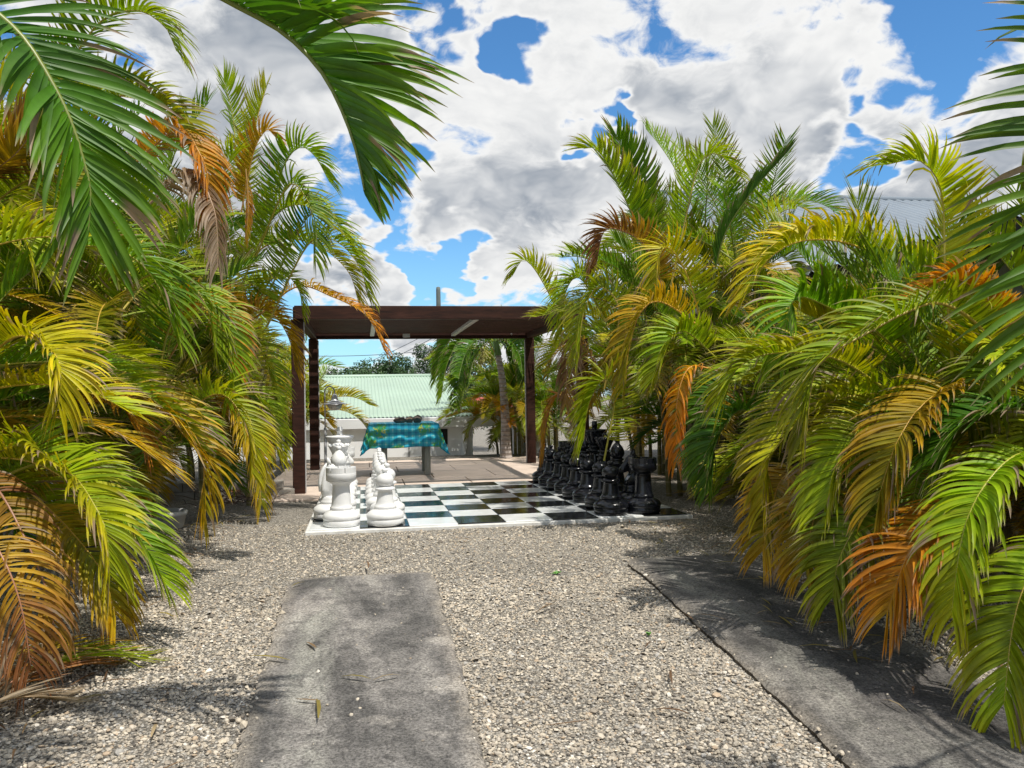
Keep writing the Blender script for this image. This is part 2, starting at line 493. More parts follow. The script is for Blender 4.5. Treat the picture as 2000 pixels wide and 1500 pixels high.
def make_ground():
    xs = np.concatenate([np.array([-900, -300, -100, -40, -20]), np.linspace(-12, 14, 66), np.array([22, 45, 100, 300, 900])])
    ys = np.concatenate([np.array([-60, -20, -8]), np.linspace(-3, 22, 76), np.array([26, 35, 60, 120, 300, 1200])])
    X, Y = np.meshgrid(xs, ys)
    Z = np.where(Y < -4, gz(X, -4), gz(X, Y))
    V = np.stack([X, Y, Z], -1).reshape(-1, 3)
    nx = len(xs); i, j = np.meshgrid(np.arange(nx - 1), np.arange(len(ys) - 1))
    a = (j * nx + i).ravel()
    q = np.stack([a, a + 1, a + nx + 1, a + nx], 1)
    o = link('ground', np_mesh('ground', V, q), M['gravel_ground'])
    tag(o, kind='structure')
make_ground()

# concrete wheel strips --------------------------------------------------------------------------
def solve_ground(px, py):
    d = FWD + RIGHT * ((px - 1000) / F_PX) + UP * ((750 - py) / F_PX)
    t = 1.0
    for _ in range(4000):
        p = CAMP + d * t
        if p.z <= float(gz(p.x, p.y)) + .012: return p
        t += .004
    return p

STRIPS = []
def make_strip(name, px_l, px_r, far, label, mat='concrete'):
    """px_l / px_r: two picture points on each long edge, far: where the strip ends"""
    L0, L1 = [solve_ground(*p) for p in px_l]; R0, R1 = [solve_ground(*p) for p in px_r]
    yF = far
    def xl(y): return L0.x + (L1.x - L0.x) * (y - L0.y) / (L1.y - L0.y)
    def xr(y): return R0.x + (R1.x - R0.x) * (y - R0.y) / (R1.y - R0.y)
    y0 = 0.4
    ny, nx = 190, 40
    V = []; E = []
    for j in range(ny + 1):
        y = y0 + (yF - y0) * j / ny
        edge = (yF - y)
        cut = max(0.0, .16 - edge)      # rounded far corners
        round_in = .10 * (1 - math.sqrt(max(0, 1 - (cut / .16) ** 2)))
        a = xl(y) + .010 * fbm1(y * 3, 1 + xl(0)) + .006 * fbm1(y * 17, 3) + round_in
        b = xr(y) + .010 * fbm1(y * 3.3, 5 + xl(0)) + .006 * fbm1(y * 15, 8) - round_in
        for i in range(nx + 1):
            u = i / nx
            x = a + (b - a) * u
            de = min(u, 1 - u) * (b - a)
            de2 = min(de, max(0, yF - y))
            drop = .018 * max(0, 1 - de2 / .025) ** 2
            yy = y + (.03 * fbm1(x * 6, 4) if j == ny else 0)
            V.append((x, yy, float(gz(x, y)) + .034 - drop + .002 * fbm1(x * 5 + y * 3, 2)))
            E.append((max(0, 1 - de2 / .09), u, j / ny))
    n = nx + 1
    q = [(j * n + i, j * n + i + 1, (j + 1) * n + i + 1, (j + 1) * n + i) for j in range(ny) for i in range(nx)]
    base = len(V)
    rim = [j * n for j in range(ny + 1)] + [ny * n + i for i in range(1, n)] + [j * n + nx for j in range(ny - 1, -1, -1)]
    for k in rim:
        V.append((V[k][0], V[k][1], V[k][2] - .10)); E.append((1, E[k][1], E[k][2]))
    for k in range(len(rim) - 1):
        q.append((rim[k + 1], rim[k], base + k, base + k + 1))
    me = np_mesh(name, np.array(V), np.array(q), col=np.array(E), attr='edge')
    o = link(name, me, M[mat]); tag(o, label, kind='structure')
    STRIPS.append((xl, xr, yF))
make_strip('concrete_path', [(462, 1480), (556, 1165)], [(946, 1480), (860, 1165)], float(solve_ground(700, 1128).y),
           'weathered grey concrete wheel strip in the middle of the gravel')
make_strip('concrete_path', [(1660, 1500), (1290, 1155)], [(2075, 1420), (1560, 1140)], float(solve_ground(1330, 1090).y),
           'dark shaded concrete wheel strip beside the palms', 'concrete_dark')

# gravel stones ------------------------------------------------------------------------------------
def make_gravel():
    # icosahedron without its underside
    ph = (1 + 5 ** .5) / 2
    iv = np.array([(-1, ph, 0), (1, ph, 0), (-1, -ph, 0), (1, -ph, 0), (0, -1, ph), (0, 1, ph), (0, -1, -ph), (0, 1, -ph), (ph, 0, -1), (ph, 0, 1), (-ph, 0, -1), (-ph, 0, 1)], float)
    iv /= np.linalg.norm(iv[0])
    it = np.array([(0, 11, 5), (0, 5, 1), (0, 1, 7), (0, 7, 10), (0, 10, 11), (1, 5, 9), (5, 11, 4), (11, 10, 2), (10, 7, 6), (7, 1, 8), (3, 9, 4), (3, 4, 2), (3, 2, 6), (3, 6, 8), (3, 8, 9), (4, 9, 5), (2, 4, 11), (6, 2, 10), (8, 6, 7), (9, 8, 1)])
    P = []
    # stones laid in patches so that the near ones are packed closest
    def scatter(n, y0, y1):
        y = rng.uniform(y0, y1, n)
        x = rng.uniform(-.62, .62, n) * (y + .9) + y * .176
        return np.stack([x, y], 1)
    P = np.concatenate([scatter(38000, 2.3, 3.9), scatter(54000, 3.9, 5.6), scatter(48000, 5.6, 8.4)])
    keep = np.ones(len(P), bool); on_slab = np.zeros(len(P), bool)
    for xl, xr, yF in STRIPS:
        y = P[:, 1]; x = P[:, 0]
        inside = (x > xl(y) - .004) & (x < xr(y) + .004) & (y < yF + .004)
        edge = np.minimum(np.minimum(x - xl(y), xr(y) - x), yF - y)
        spill = inside & (rng.random(len(P)) < np.exp(-edge / .012) * .22)       # stones kicked onto the rim
        on_slab |= spill
        keep &= ~(inside & ~spill)
    keep &= ~((P[:, 0] > -.50) & (P[:, 0] < 3.13) & (P[:, 1] > 7.745))
    P, on_slab = P[keep], on_slab[keep]
    on = []
    for (xl, xr, yF), k in zip(STRIPS, (110, 90)):       # loose ones on the strips
        y = rng.uniform(2.4, yF - .1, k); on.append(np.stack([xl(y) + (xr(y) - xl(y)) * np.where(rng.random(k) < .5, rng.beta(.6, .6, k), rng.random(k)), y], 1))
    on = np.concatenate(on)
    P = np.concatenate([P, on]); on_slab = np.concatenate([on_slab, np.ones(len(on), bool)]); n = len(P)
    size = np.exp(rng.normal(math.log(.0069), .34, n))
    size[rng.random(n) < .012] *= 1.7
    size[-len(on):] *= .8
    z = gz(P[:, 0], P[:, 1]) + rng.uniform(-.002, .006, n) * (size / .008)
    z[on_slab] = gz(P[on_slab, 0], P[on_slab, 1]) + .034 + size[on_slab] * .25
    pal = np.array([(.50, .45, .37), (.43, .395, .34), (.58, .53, .45), (.33, .295, .25), (.21, .19, .165), (.70, .67, .61), (.44, .43, .41), (.12, .11, .10), (.46, .37, .275)])
    pi = rng.choice(len(pal), n, p=(.29, .23, .17, .11, .04, .04, .06, .02, .04))
    tone = 1 + .10 * np.sin(P[:, 0] * 2.1 + 1.3 * np.sin(P[:, 1] * 1.7)) * np.sin(P[:, 1] * 2.6 + P[:, 0])
    cc = pal[pi] * rng.uniform(.80, 1.15, (n, 1)) * tone[:, None] * np.array([.94, .90, .845])
    # far stones are simple faceted domes
    a6 = np.arange(6) * PI / 3
    dome_v = np.concatenate([np.stack([np.cos(a6), np.sin(a6), -.35 * np.ones(6)], 1), [[.15, .1, .95]]])
    dome_t = np.array([(k, (k + 1) % 6, 6) for k in range(6)])
    ico_t = it[[k for k in range(20) if iv[it[k]].mean(0)[2] > -.62]]
    Vs, Ts, Cs = [], [], []; base = 0
    for sel, sv, st in ((P[:, 1] < 3.9, iv, ico_t), (P[:, 1] >= 3.9, dome_v, dome_t)):
        m = int(sel.sum()); k = len(sv)
        shp = rng.uniform(.65, 1.25, (m, 3)); shp[:, 2] *= .62
        yaw = rng.uniform(0, 2 * PI, m); tilt = rng.normal(0, .35, m)
        v = sv[None] * rng.uniform(.78, 1.2, (m, k, 1)) * (shp * size[sel][:, None])[:, None, :]
        c, s_ = np.cos(tilt)[:, None], np.sin(tilt)[:, None]
        vy = v[..., 1] * c - v[..., 2] * s_; vz = v[..., 1] * s_ + v[..., 2] * c
        c, s_ = np.cos(yaw)[:, None], np.sin(yaw)[:, None]
        vx = v[..., 0] * c - vy * s_; vy2 = v[..., 0] * s_ + vy * c
        Q = P[sel]
        Vs.append(np.stack([vx + Q[:, :1], vy2 + Q[:, 1:2], vz + z[sel][:, None]], -1).reshape(-1, 3))
        Ts.append((st[None] + (np.arange(m) * k)[:, None, None]).reshape(-1, 3) + base); base += m * k
        Cs.append(np.repeat(cc[sel], k, 0))
    me = np_mesh('gravel', np.concatenate(Vs), None, np.concatenate(Ts), np.concatenate(Cs), smooth=False)
    o = link('gravel', me, M['pebble'])
    tag(o, 'loose tan and grey gravel covering the drive', 'gravel', kind='stuff')
make_gravel()

# ------------------------------------------------------------------ chess board
S = 0.45
BX, BY, BTOP = -0.489, 7.778, 0.030
board = empty('chess_board', (BX, BY, 0)); tag(board, 'large black and white tiled chess board set into the gravel', 'chess board')
mb = MB(); mb.box(-.035, 8 * S + .035, -.045, 8 * S + .02, -.12, BTOP - .012, .008)
mb.build('slab', M['slab'], board)
tile_me = {}
for colr in ('white', 'black'):
    t_ = MB(); t_.box(.002, S - .002, .002, S - .002, BTOP - .011, BTOP, .0025)
    tile_me[colr] = t_.mesh('tile'); tile_me[colr].materials.append(M['tile_' + colr])
for i in range(8):
    for j in range(8):
        o = link('tile', tile_me['white' if (i + j) % 2 == 0 else 'black'], None, board)
        o.location = (i * S, j * S, random.uniform(-.0012, .0012)); o.rotation_euler = (random.gauss(0, .0016), random.gauss(0, .0016), 0)

# ------------------------------------------------------------------ patio
PX0, PX1, PY0, PY1 = -1.30, 4.3, BY + 8 * S + .022, 16.1
patio = tag(link('patio', MB().box(PX0, PX1, PY0, PY1, -.6, -.012).mesh('patio'), M['patio_joint']), kind='structure')
y = PY0 + .004; row = 0
while y < PY1 - .05:
    dy = min(1.10, PY1 - y)
    x = PX0 - (.45 if row % 2 else 0)
    while x < PX1:
        a, b = max(x, PX0 - .02), min(x + .93, PX1 + .02)
        if b - a > .06:
            o = MB().box(a + .006, b - .006, y + .006, y + dy - .006, -.0115, .012 + random.uniform(-.003, .003), .006).build('paving_slab', M['patio_tile'], patio)
        x += .93
    y += dy; row += 1
# strips of paving along both sides of the board
for x0, x1 in ((PX0, BX - .04),):
    y = 10.3
    o = MB().box(x0 + .006, x1 - .004, y, PY0 - .006, -.2, .010, .006).build('paving_slab', M['patio_tile'], patio)

# ------------------------------------------------------------------ chess pieces
def ball(cx, r, z0, z1, n=9):
    zc = (z0 + z1) / 2; h = (z1 - z0) / 2
    return [(r * math.sin(PI * k / n), zc - h * math.cos(PI * k / n)) for k in range(n + 1)]

BASE = [(.150, .0), (.163, .006), (.168, .022), (.168, .060), (.164, .064), (.170, .070), (.173, .088), (.170, .108), (.160, .124), (.138, .142), (.112, .156), (.100, .163)]
def body_prof(h0, h1, r0, r1):
    ring = [(.098, .160), (.104, .166), (.104, .186), (.098, .194)]
    b = ring + [(r0, .205)]
    for k in range(1, 9):
        t = k / 8; b.append((r0 + (r1 - r0) * (t ** .75), .205 + (h1 - .205) * t))
    return b
def collar(z, r):
    return [(r * .75, z - .012), (r, z - .004), (r * 1.02, z + .008), (r * .95, z + .018), (r * .62, z + .028)]

PIECES = {}
def piece_meshes(kind, colr):
    key = (kind, colr)
    if key in PIECES: return PIECES[key]
    mat = M[colr + '_plastic']; parts = []
    def P(name, mb_):
        mb_.v = [(x, y_, z * .915) for x, y_, z in mb_.v]
        me = mb_.mesh(name); me.materials.append(mat); parts.append((name, me))
    P('base', MB().lathe(BASE, 40))
    if kind == 'pawn':
        P('body', MB().lathe(body_prof(0, .345, .088, .066) + collar(.355, .092), 36))
        P('head', MB().lathe([(.055, .378)] + ball(0, .083, .372, .520)[1:-1] + [(.020, .518), (.020, .530)], 32).lathe(ball(0, .030, .524, .572), 20))
    elif kind == 'rook':
        P('body', MB().lathe(body_prof(0, .40, .092, .078) + [(.082, .42), (.118, .445), (.132, .455)], 36))
        h = MB().lathe([(.124, .452), (.136, .458), (.138, .530), (.136, .534), (.096, .534), (.092, .500), (.0, .498)], 36, close=False)
        for k in range(6):
            a0 = 2 * PI * k / 6; n = 7; v = []; f = []
            for q in range(n + 1):
                a = a0 + (2 * PI / 6 - .07) * q / n
                for r, z in ((.0965, .52), (.137, .52), (.137, .588), (.0965, .588)):
                    v.append((r * math.cos(a), r * math.sin(a), z))
            for q in range(n):
                for e in range(4): f.append((q * 4 + e, q * 4 + (e + 1) % 4, q * 4 + 4 + (e + 1) % 4, q * 4 + 4 + e))
            f.append((3, 2, 1, 0)); f.append((n * 4, n * 4 + 1, n * 4 + 2, n * 4 + 3))
            h.add(v, f)
        P('head', h)
    elif kind == 'bishop':
        P('body', MB().lathe(body_prof(0, .43, .088, .058) + collar(.442, .088) + [(.058, .475)] + collar(.488, .072), 36))
        hd = [(.045, .505), (.070, .53), (.082, .565), (.078, .605), (.060, .645), (.036, .678), (.018, .695), (.018, .705)]
        h = MB().lathe(hd, 32).lathe(ball(0, .028, .698, .748), 18)
        P('head', h)
    elif kind == 'queen':
        P('body', MB().lathe(body_prof(0, .50, .096, .062) + collar(.512, .098) + [(.062, .55)] + collar(.562, .078), 36))
        h = MB().lathe([(.050, .582), (.062, .60), (.080, .65), (.108, .71), (.112, .722), (.095, .720), (.070, .735), (.035, .755), (.0, .76)], 36, close=False)
        for k in range(9):
            a = 2 * PI * k / 9
            b_ = MB().lathe(ball(0, .020, -.02, .022), 10)
            h.add([(x + .101 * math.cos(a), y_ + .101 * math.sin(a), z + .727) for x, y_, z in b_.v], b_.f, True)
        h.lathe(ball(0, .028, .748, .80), 16)
        P('head', h)
    elif kind == 'king':
        P('body', MB().lathe(body_prof(0, .53, .098, .064) + collar(.542, .10) + [(.064, .58)] + collar(.592, .08), 36))
        h = MB().lathe([(.060, .612), (.078, .63), (.104, .69), (.140, .765), (.158, .80), (.160, .812), (.150, .818), (.080, .824), (.034, .830), (.034, .838)], 36)
        h.lathe([(.030, .834), (.032, .838), (.032, .872), (.036, .876), (.036, .888), (.032, .892), (.031, .922), (.026, .930)], 22)
        P('head', h)
    elif kind == 'knight':
        P('body', MB().lathe([(.098, .160), (.104, .166), (.104, .186), (.098, .194), (.094, .21), (.090, .235), (.080, .245)], 36))
        # horse's head: outline in the XZ plane, lofted in thickness
        out = [(-.085, .235), (-.098, .30), (-.095, .38), (-.080, .46), (-.055, .53), (-.030, .575), (-.022, .625), (.002, .590), (.030, .575), (.060, .545), (.085, .50), (.118, .455), (.136, .425), (.134, .395), (.112, .378), (.085, .385), (.060, .40), (.030, .392), (.022, .365), (.045, .325), (.070, .285), (.080, .235)]
        th = []
        for x, z in out:
            th.append(.060 if z < .33 else (.050 if x < .05 else .034))
        cx, cz = .0, .42
        v = []; f = []; n = len(out)
        for lay, (sc_, tz) in enumerate(((.72, 1.0), (.93, .80), (1.0, .35), (1.0, -.35), (.93, -.80), (.72, -1.0))):
            for (x, z), t_ in zip(out, th):
                v.append((cx + (x - cx) * sc_, t_ * tz, (cz + (z - cz) * sc_) if z > .25 else z))
        for lay in range(5):
            for k in range(n):
                f.append((lay * n + k, lay * n + (k + 1) % n, (lay + 1) * n + (k + 1) % n, (lay + 1) * n + k))
        f.append(tuple(reversed(range(n)))); f.append(tuple(range(5 * n, 6 * n)))
        h = MB().add(v, f, True)
        for s in (-1, 1):      # ears and eyes
            h.tube([(-.012, .028 * s, .575), (-.018, .034 * s, .615), (-.026, .030 * s, .650)], [.020, .015, .003], 7)
            b_ = MB().lathe(ball(0, .012, -.012, .012, 6), 8)
            h.add([(x + .055, y_ + .040 * s, z + .50) for x, y_, z in b_.v], b_.f, True)
        h.tube([(-.030, 0, .59), (-.062, 0, .545), (-.092, 0, .47), (-.104, 0, .38), (-.102, 0, .29)], [.012, .018, .021, .021, .014], 8)   # mane
        P('head', h)
    PIECES[key] = parts
    return parts

ORD = ['nearest', 'second', 'third', 'fourth', 'fifth', 'sixth', 'seventh', 'farthest']
def place_piece(kind, colr, i, j, label, dx=0, dy=0, rz=0):
    r = empty('chess_' + kind, (BX + (i + .5) * S + dx, BY + (j + .5) * S + dy, BTOP + .0015), rz)
    tag(r, label, 'chess piece', colr + ' chess pieces')
    for name, me in piece_meshes(kind, colr):
        link(name, me, None, r)
back = ['rook', 'knight', 'bishop', 'queen', 'king', 'bishop', 'knight', 'rook']
for colr, bi, pi_ in (('white', 0, 1), ('black', 7, 6)):
    for j in range(8):
        jx, jy = random.uniform(-.03, .03), random.uniform(-.04, .04)
        lab = '%s chess pawn, %s of its row from the gravel edge' % (colr, ORD[j]) if j not in (0, 7) else \
              ('%s chess pawn nearest the gravel edge of the board' % colr if j == 0 else '%s chess pawn at the far end beside the patio' % colr)
        place_piece('pawn', colr, pi_, j, lab, jx + (.02 if colr == 'white' else -.02), (jy if j else (-.09 if colr == 'white' else -.05)), random.uniform(0, 6))
        k = back[j]
        end = '' if k in ('queen', 'king') else (' on the near half of the board' if j < 4 else ' on the far half beside the patio')
        desc = {'rook': 'castle-topped', 'knight': 'horse-headed', 'bishop': 'pointed', 'queen': 'tall crowned', 'king': 'tallest cup-topped'}[k]
        rz = (PI / 2 if colr == 'white' else -PI / 2) - PI / 2 + random.uniform(-.2, .2)
        ox = (.05 if (colr, j) == ('white', 0) else (-.10 if (colr, j) == ('white', 1) else 0)) + (.02 if colr == 'white' else -.13)
        place_piece(k, colr, bi, j, '%s %s chess %s in the back row%s' % (desc, colr, k, end), jx + ox, jy - (.05 if j == 0 else 0), rz)

# ------------------------------------------------------------------ pergola
FL = on_z(585, 965); BR = on_z(1045, 905)
pg = empty('pergola', (FL.x, FL.y, 0)); tag(pg, 'dark red wooden pergola with flat plank roof over the patio', 'pergola')
W_, PT = 3.72, .115
D_ = 3.55
ztop = 2.385
# posts (local coordinates from the near left post)
for (x, y_) in ((0, 0), (W_, 0), (0, D_), (W_, D_)):
    s = .075
    MB().box(x - s, x + s, y_ - s, y_ + s, .012 if y_ else -.02, ztop - .17, .008).build('post', M['wood'], pg)
    d = 1 if x == 0 else -1
    MB().box(min(x + d * (s + .001), x + d * (s + .014)), max(x + d * (s + .001), x + d * (s + .014)), y_ - .02, y_ + .02, .02, ztop - .20, .002).build('guide_rail', M['aluminium'], pg)
MB().box(-.03, W_ + .04, -.125, .0, ztop - .172, ztop, .006).build('beam', M['wood'], pg)
MB().box(-.03, W_ + .04, D_ - .03, D_ + .095, ztop - .172, ztop, .006).build('beam', M['wood'], pg)
for x in (0, W_):
    MB().box(x - .055, x + .055, .002, D_ - .032, ztop - .17, ztop - .004, .006).build('beam', M['wood'], pg)
nb = 43
for k in range(nb):
    y0 = .03 + (D_ - .13) * k / (nb - 1)
    MB().box(.06, W_ - .06, y0, y0 + .030, ztop - .088, ztop - .016, .003).build('roof_slat', M['wood'], pg)
for x in (.98, 2.36):
    MB().box(x - .035, x + .035, .12, D_ - .10, ztop - .135, ztop - .090, .004).build('batten', M['aluminium'], pg)
MB().box(1.50, 1.62, D_ - .075, D_ - .032, ztop - .15, ztop - .085, .006).build('junction_box', M['gutter'], pg)
for x, z in ((W_ - .32, .10), (W_ - .2, .04)):
    MB().lathe(ball(0, .018, -.018, .018, 6), 10).build('hook', M['aluminium'], pg).location = (x, D_ - .036, ztop - z)

# ------------------------------------------------------------------ table with cloth and stones
tc = on_z(790, 930); TX, TY = tc.x, tc.y + .35
TW, TD, TZ = .98, .95, .80
tb = empty('table', (TX, TY, .012)); tag(tb, 'table on round grey legs under the blue cloth', 'table')
MB().box(-TW / 2, TW / 2, -TD / 2, TD / 2, TZ - .05, TZ - .012, .006).build('tabletop', M['table_leg'], tb)
for x in (-.30, .36):
    for y_ in (-.33, .33):
        MB().lathe([(.048, 0), (.05, .01), (.046, .03), (.046, TZ - .05)], 20).build('leg', M['table_leg'], tb).location = (x, y_, 0)

def make_cloth():
    hw, hd = TW / 2 + .012, TD / 2 + .012
    ov = .36
    nx, ny = 84, 76
    V = []; UV = []
    ex, ey = hw + ov, hd + ov
    for j in range(ny + 1):
        for i in range(nx + 1):
            u = -ex + 2 * ex * i / nx; v = -ey + 2 * ey * j / ny
            ou, ovv = max(0, abs(u) - hw), max(0, abs(v) - hd)
            su, sv = (1 if u > 0 else -1), (1 if v > 0 else -1)
            x = max(-hw, min(hw, u)); y_ = max(-hd, min(hd, v)); z = 0.0
            drop = math.hypot(ou, ovv)
            if drop > 0:
                fold = .030 * math.sin(u * 13 + v * 5) + .018 * math.sin(u * 29 - v * 23)
                if ou > 0 and ovv > 0:          # the corner falls as a pointed fold
                    fl = min(ou, ovv)
                    dd = max(ou, ovv)
                    z = -dd - fl * .32
                    x += su * (.02 + fl * .42 + fold * dd); y_ += sv * (.02 + fl * .42)
                elif ou > 0:
                    z = -ou; x += su * (.018 + .10 * ou + fold * ou * 2)
                else:
                    z = -ovv; y_ += sv * (.018 + .10 * ovv + fold * ovv * 2)
                z += .012 * math.sin(u * 7) * drop
            V.append((x, y_, z + .004 * math.sin(u * 5) * math.sin(v * 6)))
            UV.append((u, v, .4))
    n = nx + 1
    q = [(j * n + i, j * n + i + 1, (j + 1) * n + i + 1, (j + 1) * n + i) for j in range(ny) for i in range(nx)]
    me = np_mesh('tablecloth', np.array(V), np.array(q))
    a = me.attributes.new('cuv', 'FLOAT_VECTOR', 'POINT'); a.data.foreach_set('vector', np.array(UV, np.float32).ravel())
    o = link('tablecloth', me, M['cloth']); o.location = (TX, TY, .012 + TZ - .004)
    md = o.modifiers.new('thick', 'SOLIDIFY'); md.thickness = .003; md.offset = 1
    tag(o, 'turquoise tablecloth printed with green and yellow flowers', 'tablecloth')
make_cloth()

def make_stone(name, loc, size, mat, label, seed):
    r = np.random.default_rng(seed)
    n, m_ = 18, 12; V = []; q = []
    ph = r.uniform(0, 6, 6)
    for j in range(m_ + 1):
        t = PI * j / m_
        for i in range(n):
            a = 2 * PI * i / n
            k = 1 + .10 * math.sin(2 * a + ph[0]) + .07 * math.sin(3 * a + 2 * t + ph[1]) + .05 * math.sin(5 * t + ph[2])
            V.append((size[0] * k * math.sin(t) * math.cos(a), size[1] * k * math.sin(t) * math.sin(a), size[2] * (k * -math.cos(t) + 1)))
    for j in range(m_):
        for i in range(n): q.append((j * n + i, j * n + (i + 1) % n, (j + 1) * n + (i + 1) % n, (j + 1) * n + i))
    o = link(name, np_mesh(name, np.array(V), np.array(q)), mat); o.location = loc; tag(o, label, 'stone', 'stones holding the cloth')
zt = TZ + .013
make_stone('stone', (TX - .05, TY - .22, zt - .008), (.105, .08, .045), M['stone'], 'flat dark stone on the tablecloth, left of the tan one', 1)
make_stone('stone', (TX + .10, TY - .12, zt - .008), (.06, .065, .048), M['stone_pale'], 'small tan stone between two dark stones on the cloth', 2)
make_stone('stone', (TX + .22, TY - .20, zt - .008), (.07, .065, .058), M['stone'], 'round dark stone on the cloth, right of the tan one', 3)

# ------------------------------------------------------------------ lamp post
lp = at(636, 905, 13.0)
lamp = empty('garden_lamp', (lp.x, lp.y, .01)); tag(lamp, 'hooked steel lamp post with glass globe by the pergola', 'lamp')
LT = 1.21 + (772 - 757) / F_PX * 13.0 + .02
MB().lathe([(.07, 0), (.07, .012), (.03, .02), (.022, .05), (.022, LT - .62), (.016, LT - .60)], 16).build('base', M['steel'], lamp)
arc = [(0, 0, LT - .61), (0, 0, LT - .05)] + [(.075 - .075 * math.cos(PI * k / 10), 0, LT - .05 + .085 * math.sin(PI * k / 10)) for k in range(1, 11)] + [(.15, 0, LT - .09)]
MB().tube(arc, .011, 10).build('pole', M['steel'], lamp)
sh = MB().lathe([(.012, 0), (.03, -.01), (.045, -.05), (.055, -.09), (.10, -.125), (.19, -.155), (.192, -.162), (.10, -.138), (.05, -.11)], 32, close=False).build('lamp_shade', M['steel'], lamp)
sh.location = (.15, 0, LT - .085)
gl = MB().lathe([(.0, -.255), (.05, -.25), (.09, -.225), (.112, -.185), (.116, -.15), (.07, -.128), (.0, -.12)], 28, close=False).build('globe', M['lamp_glass'], lamp)
gl.location = (.15, 0, LT - .085)

# ------------------------------------------------------------------ houses
def corrugated(name, p00, p10, p01, p11, wave, amp, mat, parent, sheet=.86):
    """sheets between eave p00-p10 and ridge p01-p11"""
    p00, p10, p01, p11 = [Vector(p) for p in (p00, p10, p01, p11)]
    wdt = (p10 - p00).length; n = max(1, round(wdt / sheet))
    nrm = (p10 - p00).cross(p01 - p00).normalized()
    for s in range(n):
        u0, u1 = s / n, (s + 1) / n
        k = max(4, int(round(wdt / n / wave))) * 6
        V = []; q = []
        for j in range(2):
            for i in range(k + 1):
                u = u0 + (u1 - u0) * i / k
                a = p00.lerp(p10, u); b = p01.lerp(p11, u)
                p = a.lerp(b, j) + nrm * (amp * math.sin(2 * PI * i / 6) + .004 * (s % 2))
                V.append(p)
        for i in range(k): q.append((i, i + 1, k + 1 + i + 1, k + 1 + i))
        link(name, np_mesh(name, np.array([tuple(v) for v in V]), np.array(q)), mat, parent)

h1 = empty('white_house', (0, 0, 0)); tag(h1, 'low white house with pale green corrugated roof behind the patio', 'house')
YW = 17.6
def xz_at(px, py, Y):
    d = FWD + RIGHT * ((px - 1000) / F_PX) + UP * ((750 - py) / F_PX)
    t = Y / d.y; p = CAMP + d * t
    return p
eL = xz_at(610, 818, YW); eR = xz_at(985, 810, YW)
rL = xz_at(648, 736, YW + 6.2); rR = xz_at(985, 734, YW + 6.2)
ze = (eL.z + eR.z) / 2; zr = (rL.z + rR.z) / 2
x0h, x1h = eL.x - 2.5, xz_at(925, 810, YW).x
roof = empty('roof', (0, 0, 0)); roof.parent = h1
corrugated('roof_sheet', (x0h, YW, ze), (x1h, YW, ze), (x0h, YW + 6.2, zr), (x1h, YW + 6.2, zr), .085, .013, M['green_roof'], roof)
MB().tube([(x0h, YW + 6.2, zr + .01), (x1h, YW + 6.2, zr + .01)], .06, 10).build('ridge_cap', M['green_roof'], roof)
MB().box(x0h - .02, x1h + .55, YW - .06, YW + .03, ze - .235, ze - .02, .01).build('gutter', M['gutter'], h1)
MB().box(x0h + .1, x1h - .02, YW + .05, YW + 12, -2.6, ze - .10).build('wall', M['white_paint'], h1)
pL = xz_at(797, 860, YW + .35)
MB().box(pL.x - .008, pL.x + .008, YW + .044, YW + .049, -2.5, ze - .1).build('panel_joint', M['patio_joint'], h1)
pD = xz_at(866, 852, YW + .35)
MB().box(pD.x - .12, pD.x + .06, YW + .038, YW + .048, pD.z - .16, pD.z + .17).build('vent', M['dark'], h1)
pd = xz_at(905, 860, YW + .2)
MB().tube([(pd.x + .06, YW - .01, ze - .22), (pd.x + .03, YW - .02, ze - .30), (pd.x, YW - .02, ze - .42), (pd.x, YW - .02, -2.3)], .055, 12).build('downpipe', M['gutter'], h1)
# low ramp at the foot of the wall
a = xz_at(770, 905, YW + .33)
v = [(a.x, YW - .03, -2.0), (pd.x + .1, YW - .03, -2.0), (pd.x + .1, YW - .03, .0 - .05), (a.x, YW - .03, -.32), (a.x, YW + .045, -2.0), (pd.x + .1, YW + .045, -2.0), (pd.x + .1, YW + .045, -.05), (a.x, YW + .045, -.32)]
MB().add(v, [(0, 1, 2, 3), (7, 6, 5, 4), (3, 2, 6, 7), (0, 3, 7, 4), (1, 5, 6, 2)]).build('skirting', M['white_paint'], h1)
# red roofed lean-to beside it
hr = empty('red_roof_annex', (x1h + 1.0, YW + .4, ze - .12)); tag(hr, 'small red roofed annex right of the green roof', 'shed')
MB().add([(-.9, -.2, .03), (.75, -.2, .03), (.75, 1.6, .5), (-.9, 1.6, .5), (-.9, -.2, -.02), (.75, -.2, -.02), (.75, 1.6, .45), (-.9, 1.6, .45)],
         [(0, 1, 2, 3), (7, 6, 5, 4), (0, 4, 5, 1), (1, 5, 6, 2), (3, 2, 6, 7), (0, 3, 7, 4)]).build('roof', M['red_roof'], hr)
MB().box(.02, .70, -.05, 1.5, -2.6, -.03).build('wall', M['white_paint'], hr)

